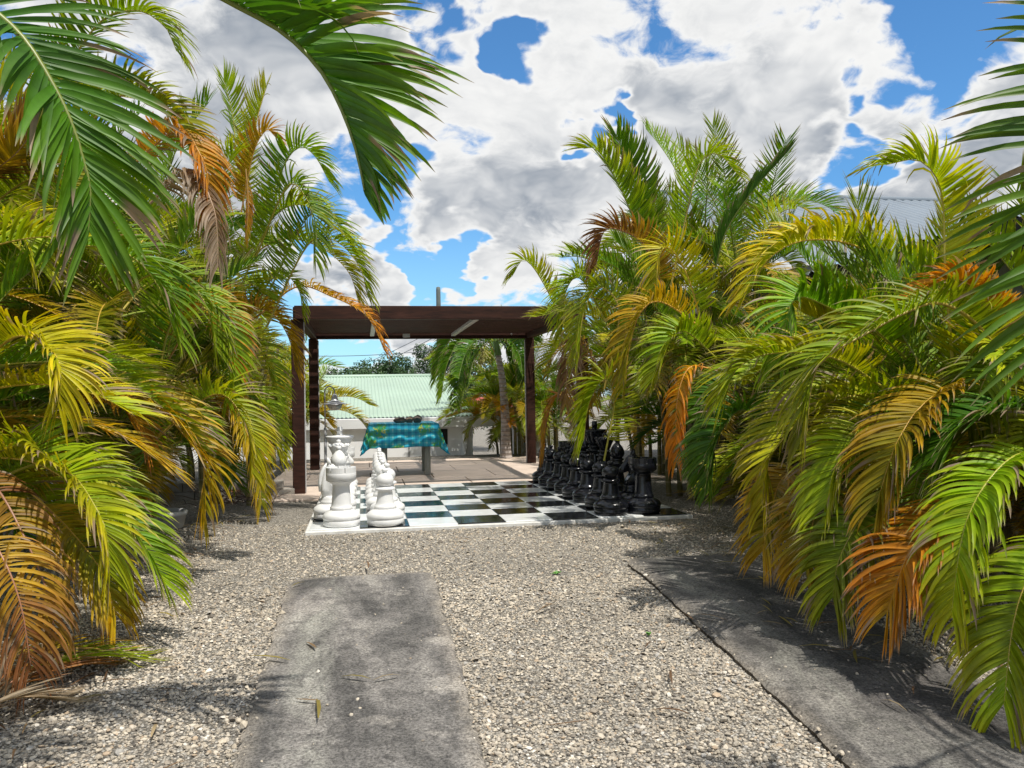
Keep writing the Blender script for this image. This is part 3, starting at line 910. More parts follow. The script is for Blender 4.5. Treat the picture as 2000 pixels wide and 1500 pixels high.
h2 = empty('neighbour_house', (0, 0, 0)); tag(h2, 'house with blue-grey metal roof behind the right-hand palms', 'house')
XE = 5.25
roof2 = empty('roof', (0, 0, 0)); roof2.parent = h2
corrugated('roof_sheet', (XE, 11.0, 2.60), (XE, 4.6, 2.60), (9.2, 11.0, 3.62), (9.2, 4.6, 3.62), .2, .022, M['blue_roof'], roof2)
zr2 = xz_at(1650, 388, 17.0).z
corrugated('roof_sheet', (5.9, 11.1, 3.05), (13.5, 11.1, 3.05), (5.9, 17.0, zr2), (13.5, 17.0, zr2), .2, .022, M['blue_roof'], roof2)
MB().tube([(5.9, 17, zr2 + .01), (13.5, 17, zr2 + .01)], .07, 10).build('ridge_cap', M['blue_roof'], roof2)
MB().box(XE + .45, 9.2, 4.9, 11.0, -1, 2.66).build('wall', M['drab'], h2)
MB().box(6.3, 13.2, 11.2, 16.8, -1, 3.02).build('wall', M['drab'], h2)
MB().box(XE - .02, XE + .01, 4.6, 11.0, 2.46, 2.57).build('fascia', M['dark'], h2)
MB().box(XE + .02, XE + .44, 4.6, 10.98, 2.44, 2.455).build('soffit', M['dark'], h2)

# ------------------------------------------------------------------ utility pole and wires
up = at(858, 700, 42.0); zt_ = at(858, 561, 42.0).z
pole = tag(MB().lathe([(.17, -3.0), (.11, zt_ - .15), (.10, zt_), (.04, zt_ + .03)], 16).build('utility_pole', M['pole']), 'grey utility pole rising behind the pergola roof', 'pole')
pole.location = (up.x, up.y, 0)
def wire(a, b, sag, label):
    a, b = Vector(a), Vector(b)
    pts = [a.lerp(b, t / 16) - Vector((0, 0, sag * 4 * (t / 16) * (1 - t / 16))) for t in range(17)]
    tag(MB().tube(pts, .016, 6).build('power_line', M['wire']), label, 'power line', 'wires strung from the utility pole')
ptop = at(858, 640, 42.0)
wire(ptop, at(560, 762, 75.0), .4, 'upper of two thin power lines slanting down leftwards from the pole')
wire(ptop - Vector((0, 0, .35)), at(560, 776, 75.0), .4, 'lower of two thin power lines slanting down leftwards from the pole')
wire(at(858, 683, 42.0), at(560, 694, 44.0), .15, 'nearly level thin power line above the far trees')

# ------------------------------------------------------------------ broad-leaved trees behind the house
def broad_tree(label, px, py_top, depth, rad, hgt, seed, nleaf=14000):
    r = np.random.default_rng(seed)
    top = at(px, py_top, depth)
    root = empty('broadleaf_tree', (top.x, top.y, -2.4)); tag(root, label, 'tree', 'trees beyond the green roof')
    H = top.z + 2.4
    # clumps
    nc = 75
    d = r.normal(size=(nc, 3)); d /= np.linalg.norm(d, axis=1)[:, None]
    rr_ = r.uniform(.35, 1, nc) ** .5
    cc = d * rr_[:, None] * np.array([rad, rad, hgt / 2]); cc[:, 2] += H - hgt / 2
    cr = r.uniform(.14, .27, nc) * rad
    k = r.integers(0, nc, nleaf)
    dd = r.normal(size=(nleaf, 3)); dd /= np.linalg.norm(dd, axis=1)[:, None]
    pos = cc[k] + dd * (cr[k] * r.uniform(.6, 1.05, nleaf))[:, None]
    nrm = dd + r.normal(0, .5, (nleaf, 3)); nrm /= np.linalg.norm(nrm, axis=1)[:, None]
    t1 = np.cross(nrm, r.normal(size=(nleaf, 3))); t1 /= np.linalg.norm(t1, axis=1)[:, None]; t2 = np.cross(nrm, t1)
    s = r.uniform(.09, .17, nleaf)[:, None] * (rad / 4.5)
    V = np.stack([pos - t1 * s, pos + t2 * s * .55, pos + t1 * s, pos - t2 * s * .55], 1).reshape(-1, 3)
    q = np.arange(nleaf * 4).reshape(-1, 4)
    cr_o = link('crown', np_mesh('crown', V, q, smooth=False), M['tree_leaf'], root)
    t_ = MB().tube([(0, 0, -.5), (.1, 0, H * .35), (.0, .1, H * .75)], [.28, .2, .08], 10)
    for a in range(5):
        an = a * 1.26; t_.tube([(.08, 0, H * (.3 + .06 * a)), (rad * .3 * math.cos(an), rad * .3 * math.sin(an), H * .55), (rad * .6 * math.cos(an), rad * .6 * math.sin(an), H * .75)], [.12, .08, .03], 7)
    t_.build('trunk', M['bark'], root)
broad_tree('rounded dark tree above the green roof, left of the gap', 752, 692, 50, 2.6, 4.6, 1)
broad_tree('low sprawling tree at the left over the green roof', 700, 712, 47, 2.4, 3.4, 2)
broad_tree('small tree in the dip between the two larger far trees', 795, 714, 55, 1.6, 3.0, 3, 9000)
broad_tree('tall dark tree rising behind the utility pole', 850, 676, 52, 2.5, 5.6, 4)
broad_tree('dark tree hidden partly by the palm, right of the pole', 905, 668, 56, 3.2, 6.0, 5)

# ------------------------------------------------------------------ palms
PAL = {  # leaflet colour at its base, at its tip, rachis
    'green':  ((.075, .200, .006), (.18, .27, .008), (.20, .24, .03)),
    'deep':   ((.040, .130, .006), (.11, .20, .008), (.16, .19, .03)),
    'lime':   ((.230, .370, .005), (.43, .44, .006), (.38, .34, .04)),
    'yellow': ((.400, .400, .005), (.60, .44, .008), (.50, .35, .05)),
    'gold':   ((.420, .290, .007), (.62, .33, .010), (.54, .32, .05)),
    'orange': ((.480, .200, .008), (.54, .18, .014), (.48, .24, .05)),
    'olive':  ((.150, .205, .006), (.34, .28, .010), (.36, .27, .05)),
    'brown':  ((.200, .105, .040), (.33, .24, .16), (.30, .18, .10)),
    'russet': ((.190, .075, .022), (.24, .12, .055), (.28, .14, .08)),
    'dry':    ((.330, .230, .150), (.42, .34, .26), (.40, .26, .16)),
}
PAIR = {'green': 'lime', 'deep': 'green', 'lime': 'green', 'yellow': 'lime', 'gold': 'olive', 'orange': 'gold', 'olive': 'lime', 'brown': 'gold', 'russet': 'gold', 'dry': 'brown'}
UPV = np.array([0, 0, 1.0])
def unit(a): return a / np.maximum(np.linalg.norm(a, axis=-1, keepdims=True), 1e-9)

def smooth_curve(P, m):
    P = np.asarray(P, float)
    if len(P) == 2: P = np.stack([P[0], (P[0] + P[1]) / 2, P[1]])
    Q = np.concatenate([[2 * P[0] - P[1]], P, [2 * P[-1] - P[-2]]])
    out = []
    for i in range(1, len(Q) - 2):
        for t in np.linspace(0, 1, 24, endpoint=False):
            a, b, c, d = Q[i - 1], Q[i], Q[i + 1], Q[i + 2]
            out.append(.5 * (2 * b + (c - a) * t + (2 * a - 5 * b + 4 * c - d) * t * t + (3 * b - a - 3 * c + d) * t ** 3))
    out.append(Q[-2]); out = np.array(out)
    s = np.concatenate([[0], np.cumsum(np.linalg.norm(np.diff(out, axis=0), axis=1))])
    u = np.linspace(0, s[-1], m)
    return np.stack([np.interp(u, s, out[:, k]) for k in range(3)], 1), s[-1]

def frames(P, nhint=None):
    T = unit(np.gradient(P, axis=0))
    N = np.zeros_like(P)
    if nhint is not None:
        h = np.asarray(nhint, float)
        N = unit(h - T * (T @ h)[:, None])
    else:
        k = int(np.argmin(np.abs(T[:, 2])))
        n0 = unit(UPV - T[k] * T[k, 2])
        N[k] = n0
        for i in range(k + 1, len(P)): N[i] = unit(N[i - 1] - T[i] * (T[i] @ N[i - 1]))
        for i in range(k - 1, -1, -1): N[i] = unit(N[i + 1] - T[i] * (T[i] @ N[i + 1]))
    return T, N, np.cross(T, N)

def frond_arrays(P, r, n=80, L=.42, w=.021, lift=.7, droop=.30, tipL=1.0, pal='lime', petiole=.14, K=5, fold=True, nhint=None, spread=1.0, curl=.9, miss=.03, twist=0.0):
    m = 64
    C_, length = smooth_curve(P, m)
    T, N, Sd = frames(C_, nhint)
    if twist:
        a = np.linspace(0, twist, m)[:, None]; N, Sd = N * np.cos(a) + Sd * np.sin(a), Sd * np.cos(a) - N * np.sin(a)
    ts = np.linspace(petiole, .995, n)
    side = np.repeat([-1, 1], n); t = np.concatenate([ts, ts + .4 / n]); t = np.clip(t + r.normal(0, .0022, 2 * n), 0, 1)
    keep = r.random(2 * n) > miss
    side, t = side[keep], t[keep]; q = len(t)
    f = t * (m - 1)
    def samp(A):
        i0 = np.clip(f.astype(int), 0, m - 2); k = (f - i0)[:, None]
        return A[i0] * (1 - k) + A[i0 + 1] * k
    p0, Tt, Nt, St = samp(C_), unit(samp(T)), unit(samp(N)), unit(samp(Sd))
    tt = np.clip((t - petiole) / (1 - petiole), 0, 1)
    th = np.radians(80 - 46 * tt ** 1.5) * spread + r.normal(0, .085, q) + .08 * np.sin(tt * 23 + r.uniform(0, 6)) * side
    lf = lift + r.normal(0, .10, q)
    d = Tt * np.cos(th)[:, None] + (St * side[:, None] * np.cos(lf)[:, None] + Nt * np.sin(lf)[:, None]) * np.sin(th)[:, None]
    d = unit(d)
    ll = L * (.42 + .58 * np.sin(PI * np.clip(.12 + .74 * tt, 0, 1)) ** .8) * r.uniform(.86, 1.1, q)
    ll = ll * np.interp(tt, [0, .55, 1], [1, 1, tipL])
    ww = w * r.uniform(.85, 1.12, q) * (.72 + .28 * np.sin(PI * tt))
    kink = np.where(r.random(q) < .06, 5.0, 1.0); ll = ll * np.where(r.random(q) < .04, r.uniform(.35, .8, q), 1)
    seg = ll / K
    cen = [p0]; dirs = [d]
    cd = d.copy(); cp = p0.copy()
    for k in range(K):
        g = droop * ((k + .6) / K) ** 1.4 * r.uniform(.7, 1.3, q) * (kink if k >= K // 2 else 1.0)
        cd = unit(cd + np.array([0, 0, -1.0]) * (g * .62)[:, None] + Tt * (curl * .30 * (k + .5) / K))
        cp = cp + cd * seg[:, None]
        cen.append(cp); dirs.append(cd)
    cen = np.stack(cen, 1); dirs = np.stack(dirs, 1)             # q, K+1, 3
    wd = Tt[:, None, :] - dirs * np.sum(Tt[:, None, :] * dirs, -1, keepdims=True)
    tipfix = np.linalg.norm(wd, axis=-1, keepdims=True)
    wd = unit(wd + 1e-4 * Nt[:, None, :])
    tw = r.normal(0, .22, q)[:, None, None] * np.linspace(.3, 1.6, K + 1)[None, :, None]
    nb_ = np.cross(dirs, wd); wd = wd * np.cos(tw) + nb_ * np.sin(tw); nb_ = np.cross(dirs, wd)
    x = np.linspace(0, 1, K + 1)
    prof = np.interp(x, [0, .12, .4, .7, .9, 1], [.45, .85, 1, .74, .34, .03])
    half = (ww[:, None] * prof[None, :] / 2)[..., None]
    if fold:
        sgn = np.where((nb_ * Nt[:, None, :]).sum(-1, keepdims=True) > 0, 1, -1)
        up = nb_ * sgn * half * .45
        V = np.stack([cen - wd * half + up, cen, cen + wd * half + up], 2); A = 3
    else:
        V = np.stack([cen - wd * half, cen + wd * half], 2); A = 2
    V = V.reshape(q, (K + 1) * A, 3)
    Fq = []
    for k in range(K):
        for a in range(A - 1): Fq.append((k * A + a, k * A + a + 1, (k + 1) * A + a + 1, (k + 1) * A + a))
    Fq = np.array(Fq)
    c0, c1, cr_ = [np.array(c) for c in PAL[pal]]
    jf = r.uniform(.82, 1.18) * np.array([r.uniform(.9, 1.1), 1, 1])
    mixv = np.clip((x[None, :] ** 1.6) * r.uniform(.35, 1.0, (q, 1)) + r.normal(0, .06, (q, 1)) + .25 * (tt[:, None] - .5), 0, 1)[..., None]
    b0, b1, _ = [np.array(c) for c in PAL[PAIR[pal] if pal != 'lime' or r.random() < .4 else 'yellow']]
    pm = np.clip(.38 + .42 * np.sin(tt * r.uniform(2, 7) + r.uniform(0, 6)) + side * r.normal(0, .14) + r.normal(0, .16, q), 0, .9)[:, None, None]
    if r.random() < .45: pm = pm * np.clip(1.5 - 1.4 * x[None, :, None], .1, 1)
    c0 = c0 * (1 - pm) + b0 * pm; c1 = c1 * (1 - pm) + b1 * pm
    col = (c0 * (1 - mixv) + c1 * mixv) * jf * r.uniform(.8, 1.2, (q, 1, 1))
    dead = (r.random(q) < .07)[:, None, None]
    col = np.where((dead & (x[None, :, None] > .45)) | (x[None, :, None] > 1 - r.random((q, 1, 1)) ** 3 * .22), np.array(PAL['brown'][1]) * .85, col)
    col = np.repeat(np.clip(col, 0.004, .8), A, 1)
    # rachis
    rp = C_[::3]; rr_ = np.linspace(.011, .0025, len(rp)) * (length / 1.6) ** .5
    return V, Fq, col, rp, rr_, cr_ * jf, C_

FRONDS = [0]
def tube_arrays(P, R, n=5):
    P = np.asarray(P); T, N, B = frames(P)
    a = np.arange(n) * 2 * PI / n
    V = P[:, None] + (N[:, None] * np.cos(a)[None, :, None] + B[:, None] * np.sin(a)[None, :, None]) * np.asarray(R)[:, None, None]
    V = V.reshape(-1, 3); q = []
    for i in range(len(P) - 1):
        for k in range(n): q.append((i * n + k, i * n + (k + 1) % n, (i + 1) * n + (k + 1) % n, (i + 1) * n + k))
    return V, np.array(q)

def add_frond(root, P, seed, leaflets_apart=False, **kw):
    r = np.random.default_rng(seed)
    V, Fq, col, rp, rr_, rc, C_ = frond_arrays([np.array(p) for p in P], r, **kw)
    org = np.array(root.location)
    V = V - org; rp = rp - org
    q, nv = V.shape[:2]
    RV, RQ = tube_arrays(rp, rr_ * (1.7 if leaflets_apart else 1.0), 6 if leaflets_apart else 5)
    if leaflets_apart:
        fr = link('frond', np_mesh('rachis', RV, RQ, None, np.tile(rc, (len(RV), 1))), M['rachis'], root)
        for k in range(q):
            link('leaflet', np_mesh('leaflet', V[k], Fq, None, col[k]), M['leaf'], fr)
    else:
        F = (Fq[None] + (np.arange(q) * nv)[:, None, None]).reshape(-1, 4)
        KV, KQ = tube_arrays(rp, rr_ * .6, 3)          # the core that carries both rows of leaflets
        V2 = np.concatenate([V.reshape(-1, 3), KV]); F2 = np.concatenate([F, KQ + q * nv])
        fr = link('frond', np_mesh('frond', V2, F2, None, np.concatenate([col.reshape(-1, 3), np.tile(rc, (len(KV), 1))])), M['leaf'], root)
        link('rachis', np_mesh('rachis', RV, RQ, None, np.tile(rc, (len(RV), 1))), M['rachis'], fr)
    FRONDS[0] += 1
    return fr

def arch(p, az, e0, length, bend, r, n=8):
    """a frond's midrib leaving p at elevation e0 and arching over"""
    out = [np.array(p, float)]; e = e0; st = length / n; a = az
    for k in range(n):
        t = (k + 1) / n
        e = e0 - bend * t ** 1.25
        a += r.normal(0, .03)
        out.append(out[-1] + st * np.array([math.cos(e) * math.cos(a), math.cos(e) * math.sin(a), math.sin(e)]))
    return out

def palm_root(name, x, y, label, group, z=None):
    o = empty(name, (x, y, float(gz(x, y)) if z is None else z)); tag(o, label, 'palm', group)
    return o

def in_the_way(P):
    """the drive, the board and the room under the pergola stay free"""
    for x, y, z in P:
        if z < float(gz(x, y)) + .30: return True
        if 9.3 < y < 14.5 and -1.25 < x < 0 and z < 2.2: return True
        if -.95 < x < 1.9 and y < 14.7 and not (z > 2.6 and y > 9): return True
        if y < 7 and -1.05 < x < 2.0: return True
        if 7 <= y < 11.4 and x < 2.75 and x > -1.0 and z < 1.3: return True
        if 10.4 < y < 14.9 and -.9 < x < 3.0 and z < 2.5: return True
    return False

def clump(root, seed, stems, hgt, per, flen, pals, L=.335, spreadr=.35, lean=.25, n=48, w=.020, face=None, emax=1.38, emin=.18):
    """canes with crowns of arching fronds"""
    r = np.random.default_rng(seed)
    ox, oy, oz = root.location
    for s in range(stems):
        a = r.uniform(0, 2 * PI); d = spreadr * r.uniform(.2, 1) ** .6
        h = r.uniform(*hgt)
        b = np.array([math.cos(a) * d, math.sin(a) * d, -.05])
        top = b + np.array([math.cos(a) * lean * h * .5, math.sin(a) * lean * h * .5, h])
        mid = (b + top) / 2 + np.array([-math.cos(a), -math.sin(a), 0]) * .04 * h
        pts, _ = smooth_curve([b, mid, top], 10)
        V, Q = tube_arrays(pts, np.linspace(.034, .020, 10), 8)
        link('stem', np_mesh('stem', V, Q), M['cane'], root)
        topw = top + np.array([ox, oy, oz])
        az = r.uniform(0, 2 * PI)
        for k in range(per):
            az += 2.39996 + r.normal(0, .2)
            if face is not None:      # more fronds towards the open side, where they can grow
                da = (az - face + PI) % (2 * PI) - PI
                if abs(da) > 2.0 and r.random() < .6: az = face + r.uniform(-1.6, 1.6)
            age = k / max(1, per - 1)
            e0 = emax + (emin - emax) * age ** .9 + r.normal(0, .10)
            ln = flen * r.uniform(.82, 1.15) * (.8 + .2 * math.sin(PI * min(1, age + .25)))
            bend = r.uniform(1.0, 1.75) * (1.0 if age > .12 else .45)
            pal = pals[min(len(pals) - 1, int(age * len(pals) + r.normal(0, .7)))] if age * len(pals) + r.normal(0, .3) >= 0 else pals[0]
            for _try in range(14):
                P = arch(topw - np.array([0, 0, .10 * age]), az, e0, ln, bend, r)
                if not in_the_way(P): break
                az += r.uniform(.5, 1.4); ln *= .95; bend *= .95
            else: continue
            gzl = float(gz(P[-1][0], P[-1][1])) + .05
            P = [np.array([p[0], p[1], max(p[2], gzl + .02 * i_)]) for i_, p in enumerate(P)]
            add_frond(root, P, seed * 1000 + s * 50 + k, pal=pal, L=L * r.uniform(.88, 1.1), n=n, w=w, lift=r.uniform(.5, .95) if age < .8 else r.uniform(.1, .6), droop=r.uniform(.15, .38), fold=False, K=3 if oy > 5.5 else 4, petiole=.16, miss=.04)

def hero(root, pts, seed, pal, **kw):
    P = [np.array(at(*p)) for p in pts]
    return add_frond(root, P, seed, pal=pal, **kw)

G_L = 'areca palms along the left of the drive'
G_R = 'areca palms along the right of the drive'
NEW = ['green', 'green', 'lime', 'lime', 'olive', 'yellow', 'gold']
LIMEY = ['green', 'lime', 'lime', 'yellow', 'olive', 'green', 'gold']
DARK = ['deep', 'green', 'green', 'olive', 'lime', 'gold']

# --- left side
L1 = palm_root('areca_palm', -2.75, 4.9, 'nearest areca palm at the left edge with brown dead fronds at its foot', G_L)
clump(L1, 11, 7, (.6, 1.7), 7, 1.75, LIMEY, L=0.352, spreadr=.35, face=0.2, n=77, w=.021)
L2 = palm_root('areca_palm', -2.15, 7.9, 'areca palm with golden drooping fronds behind the grey pot', G_L)
clump(L2, 12, 8, (.9, 2.6), 7, 1.9, LIMEY, L=0.352, spreadr=.4, face=-.2, n=73)
L3 = palm_root('areca_palm', -1.52, 10.35, 'areca palm leaning against the near left pergola post', G_L)
clump(L3, 13, 7, (.9, 2.5), 7, 1.75, NEW, L=0.320, spreadr=.35, n=70, face=-.6)
L9 = palm_root('areca_palm', -1.75, 12.7, 'leafy areca palm just outside the left side of the pergola', G_L)
clump(L9, 19, 6, (1.0, 2.4), 7, 1.5, ['green', 'lime', 'lime', 'yellow', 'gold', 'orange'], L=0.304, spreadr=.35, n=69, face=-1.2)
L4 = palm_root('areca_palm', -3.6, 9.6, 'tall areca palm on the left with a tuft above the others', G_L)
clump(L4, 14, 12, (1.8, 3.3), 7, 1.8, NEW, L=0.336, spreadr=.5, n=70, face=-.3)
L10 = palm_root('areca_palm', -2.75, 8.9, 'dense areca palm filling the middle of the left side', G_L)
clump(L10, 20, 10, (1.2, 2.8), 7, 1.7, NEW, L=0.336, spreadr=.45, n=70, face=-.3)
L5 = palm_root('areca_palm', -3.9, 6.6, 'tall areca palm at the left edge with orange hanging fronds', G_L)
clump(L5, 15, 10, (1.6, 2.9), 7, 1.9, LIMEY, L=0.352, spreadr=.5, n=70, face=0)
L6 = palm_root('areca_palm', -2.3, 13.6, 'lime green areca palm behind the left side of the pergola', G_L)
clump(L6, 16, 8, (.7, 1.7), 7, 1.6, ['lime', 'lime', 'yellow', 'gold', 'olive'], L=0.304, spreadr=.4, n=66, face=-.6)
L7 = palm_root('areca_palm', -5.2, 12.6, 'areca palm farthest back on the left side', G_L)
clump(L7, 17, 5, (1.6, 2.8), 7, 1.8, NEW, spreadr=.5, n=63)

L8 = palm_root('areca_palm', -1.4, 15.7, 'small lime areca palm seen between the two left pergola posts', 'palms behind the patio')
clump(L8, 18, 8, (.7, 1.8), 7, 1.45, ['lime', 'lime', 'yellow', 'yellow', 'gold', 'olive'], L=0.288, spreadr=.35, n=60, face=0.2)

# --- right side
R1 = palm_root('areca_palm', 4.15, 4.7, 'nearest areca palm at the right edge hanging over the dark strip', G_R)
clump(R1, 21, 10, (.45, 1.3), 7, 1.65, LIMEY, L=0.352, spreadr=.4, face=2.9, n=77, w=.021)
R2 = palm_root('areca_palm', 4.55, 6.7, 'bright lime areca palm right of the black chess pieces', G_R)
clump(R2, 22, 12, (.6, 1.35), 7, 1.7, LIMEY, L=0.352, spreadr=.45, face=3.0, n=73)
R3 = palm_root('areca_palm', 3.85, 9.3, 'tall areca palm behind the black chess pieces, with an upright spear leaf', G_R)
clump(R3, 23, 12, (1.2, 3.1), 7, 1.75, NEW, L=0.336, spreadr=.42, face=3.1, n=73)
R4 = palm_root('areca_palm', 4.25, 11.9, 'areca palm crowding the right end of the pergola roof', G_R)
clump(R4, 24, 7, (.9, 2.5), 7, 1.6, NEW, L=0.320, spreadr=.4, face=3.4, n=70)
R5 = palm_root('areca_palm', 4.7, 14.3, 'shaded areca palm behind the far right pergola post', G_R)
clump(R5, 25, 5, (.9, 2.4), 7, 1.7, DARK, spreadr=.5, n=63, face=3.6)
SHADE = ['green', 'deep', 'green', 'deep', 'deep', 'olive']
for sd_, x_, y_, lab_, grp_ in ((41, 4.75, 8.1, 'low dark green areca in the shade right of the black rook', G_R), (42, 4.7, 10.4, 'low dark green areca behind the black bishops and queen', G_R),
                                (43, 5.0, 5.9, 'low dark areca under the eave of the neighbouring house', G_R),
                                (44, -3.15, 7.3, 'low dark areca in the gap behind the grey pot', G_L), (45, -2.75, 11.6, 'low dark areca behind the grey block wall', G_L)):
    rt_ = palm_root('areca_palm', x_, y_, lab_, grp_)
    clump(rt_, sd_, 7, (.25, 1.0), 6, 1.25, SHADE, L=.30, spreadr=.5, n=52, w=.022)
R6 = palm_root('areca_palm', 3.05, 16.9, 'small areca palm at the corner of the white house', 'palms behind the patio')
clump(R6, 26, 8, (.6, 1.6), 6, 1.3, ['lime', 'lime', 'gold', 'orange', 'olive'], L=0.272, spreadr=.3, n=59)
R8 = palm_root('areca_palm', 3.25, 18.2, 'leafy green areca palm behind the grey-trunked palm', 'palms behind the patio', z=-.4)
clump(R8, 28, 7, (1.0, 2.2), 6, 1.4, ['green', 'lime', 'green', 'lime', 'olive'], L=.30, spreadr=.4, n=60)
R7 = palm_root('areca_palm', 3.9, 16.6, 'low areca palm right of the grey-trunked palm', 'palms behind the patio')
clump(R7, 27, 5, (.5, 1.5), 6, 1.4, DARK, L=0.288, spreadr=.35, n=59)

# individual fronds seen in the photograph -----------------------------------------------------------
near = dict(n=92, L=.335, w=.020, K=6, fold=True)
mid = dict(n=80, L=.345, w=.021, K=5, fold=True)
hero(L1, [(-60, 900, 4.6), (52, 868, 4.3), (100, 903, 4.15), (147, 933, 4.05), (186, 990, 3.95), (208, 1042, 3.9), (214, 1120, 3.9)], 301, 'lime', **near, lift=.7)
hero(L1, [(-60, 960, 4.6), (100, 900, 4.6), (200, 960, 4.5), (277, 1059, 4.45), (322, 1140, 4.45)], 302, 'lime', **near, lift=.5)
hero(L1, [(-80, 900, 4.2), (-10, 950, 4.0), (43, 1040, 3.9), (90, 1150, 3.85), (110, 1250, 3.85)], 303, 'russet', miss=.35, n=60, L=0.258, w=.021, K=7, fold=True, lift=.15, droop=.5)
hero(L1, [(-60, 1000, 3.9), (0, 1080, 3.75), (40, 1180, 3.7), (60, 1300, 3.7)], 304, 'russet', n=44, L=.32, w=0.015, K=6, lift=.3, droop=.5)
hero(L1, [(60, 960, 4.6), (140, 1040, 4.5), (200, 1120, 4.45), (225, 1200, 4.45)], 305, 'gold', **mid, lift=.2, droop=.8)
hero(L1, [(-60, 740, 4.6), (20, 662, 4.4), (80, 668, 4.3), (118, 715, 4.2), (114, 790, 4.2)], 306, 'yellow', **near, lift=.6)
hero(L2, [(60, 760, 6.2), (121, 704, 6.0), (182, 725, 5.9), (247, 760, 5.8), (312, 799, 5.75), (368, 860, 5.7), (399, 912, 5.7), (388, 1000, 5.7)], 307, 'gold', n=97, L=0.395, w=0.022, K=7, lift=.75, droop=.4)
hero(L5, [(-60, 600, 5.4), (60, 500, 5.2), (150, 480, 5.1), (250, 497, 5.0), (310, 560, 5.0), (340, 650, 5.0)], 308, 'lime', n=101, L=0.380, w=0.022, K=7, lift=.7)
hero(L5, [(-80, 540, 5.2), (-10, 440, 5.0), (40, 455, 4.9), (65, 510, 4.9)], 309, 'yellow', **near, lift=.6)
hero(L2, [(300, 800, 6.8), (330, 640, 6.7), (380, 590, 6.6), (430, 620, 6.5), (450, 700, 6.5), (440, 780, 6.5)], 310, 'lime', **mid)
hero(L2, [(120, 800, 6.4), (165, 786, 6.2), (230, 790, 6.1), (270, 830, 6.1), (285, 870, 6.1)], 311, 'orange', **mid, lift=.3)
hero(L2, [(330, 700, 7.2), (400, 590, 7.1), (440, 640, 7.0), (455, 720, 7.0)], 312, 'orange', **mid)
hero(L3, [(424, 760, 9.0), (484, 620, 9.0), (529, 610, 9.0), (564, 660, 9.0), (576, 720, 9.0)], 313, 'orange', **mid)
hero(L3, [(388, 800, 8.8), (438, 740, 8.7), (498, 770, 8.6), (528, 830, 8.6), (543, 890, 8.6)], 314, 'lime', **mid)
hero(L3, [(384, 800, 8.6), (444, 780, 8.4), (484, 850, 8.3), (504, 920, 8.3), (510, 985, 8.3)], 315, 'gold', **mid, lift=.2)
hero(L3, [(500, 620, 9.4), (580, 560, 9.4), (650, 580, 9.3), (700, 604, 9.2), (722, 624, 9.2), (738, 654, 9.2), (750, 684, 9.2)], 316, 'orange', n=76, L=0.274, w=0.021, K=6, lift=.5, droop=.5)
hero(L3, [(440, 540, 9.6), (540, 470, 9.5), (620, 480, 9.4), (680, 530, 9.4), (700, 590, 9.4)], 317, 'olive', **mid)
hero(L4, [(480, 430, 9.0), (462, 310, 9.0), (455, 230, 9.0), (437, 155, 8.9)], 318, 'lime', **mid, lift=.5, droop=.25)
hero(L4, [(480, 420, 9.0), (490, 310, 9.0), (503, 230, 9.0), (520, 172, 9.0)], 319, 'yellow', **mid, lift=.5, droop=.25)
hero(L4, [(470, 420, 8.8), (495, 300, 8.7), (520, 255, 8.7), (540, 270, 8.7)], 320, 'orange', n=67, L=0.274, w=0.021, K=6)
hero(L4, [(520, 460, 8.8), (552, 330, 8.7), (585, 288, 8.6), (615, 305, 8.6), (643, 355, 8.6)], 321, 'green', **mid)
hero(L4, [(500, 500, 8.4), (560, 365, 8.2), (597, 385, 8.1), (611, 433, 8.0), (615, 505, 8.0)], 322, 'lime', **mid)
hero(L4, [(420, 520, 8.4), (425, 400, 8.2), (440, 330, 8.2), (455, 300, 8.1)], 323, 'lime', **mid)
hero(L5, [(120, 300, 6.2), (230, 190, 6.1), (290, 205, 6.0), (345, 240, 5.9), (375, 300, 5.9)], 324, 'olive', n=76, L=0.380, w=0.026, K=6, lift=.85, droop=.2)
hero(L5, [(250, 330, 5.9), (345, 255, 5.8), (390, 300, 5.7), (408, 360, 5.7), (400, 420, 5.7)], 325, 'orange', n=76, L=0.304, w=0.024, K=6, lift=.3, droop=.5)
hero(L5, [(290, 400, 5.8), (370, 330, 5.7), (415, 400, 5.6), (425, 470, 5.6), (425, 520, 5.6)], 326, 'dry', n=67, L=0.258, w=0.021, K=6, lift=-.2, droop=1.0)
hero(L5, [(60, 260, 6.0), (180, 60, 5.9), (260, 20, 5.8), (320, 50, 5.8), (345, 100, 5.8)], 327, 'lime', n=83, L=0.350, w=0.021, K=6, lift=.5, droop=.5)
hero(L5, [(-40, 420, 5.6), (60, 350, 5.5), (130, 370, 5.4), (170, 430, 5.4)], 328, 'olive', **near, lift=.6)
hero(L5, [(-60, 360, 5.4), (20, 310, 5.2), (70, 250, 5.2)], 329, 'russet', **near, lift=.3)
hero(L5, [(480, 330, 6.4), (485, 400, 6.4), (480, 470, 6.4)], 330, 'orange', n=49, L=0.100, w=0.016, K=4, lift=-.3, droop=1.2)
hero(L4, [(520, 640, 8.8), (600, 480, 8.7), (655, 470, 8.6), (702, 520, 8.6), (718, 580, 8.6)], 333, 'olive', **mid)
hero(L4, [(520, 580, 8.9), (600, 425, 8.8), (650, 430, 8.7), (690, 490, 8.7)], 334, 'green', **mid)
hero(L4, [(470, 560, 8.6), (530, 430, 8.5), (590, 400, 8.4), (640, 440, 8.4)], 335, 'lime', **mid)
hero(L3, [(470, 700, 9.2), (520, 560, 9.2), (560, 540, 9.1), (585, 570, 9.1), (590, 610, 9.1)], 336, 'green', n=67, L=0.228, w=.02, K=6)
hero(L3, [(392, 760, 9.0), (462, 660, 9.0), (507, 680, 8.9), (532, 750, 8.9), (540, 810, 8.9)], 338, 'lime', **mid)
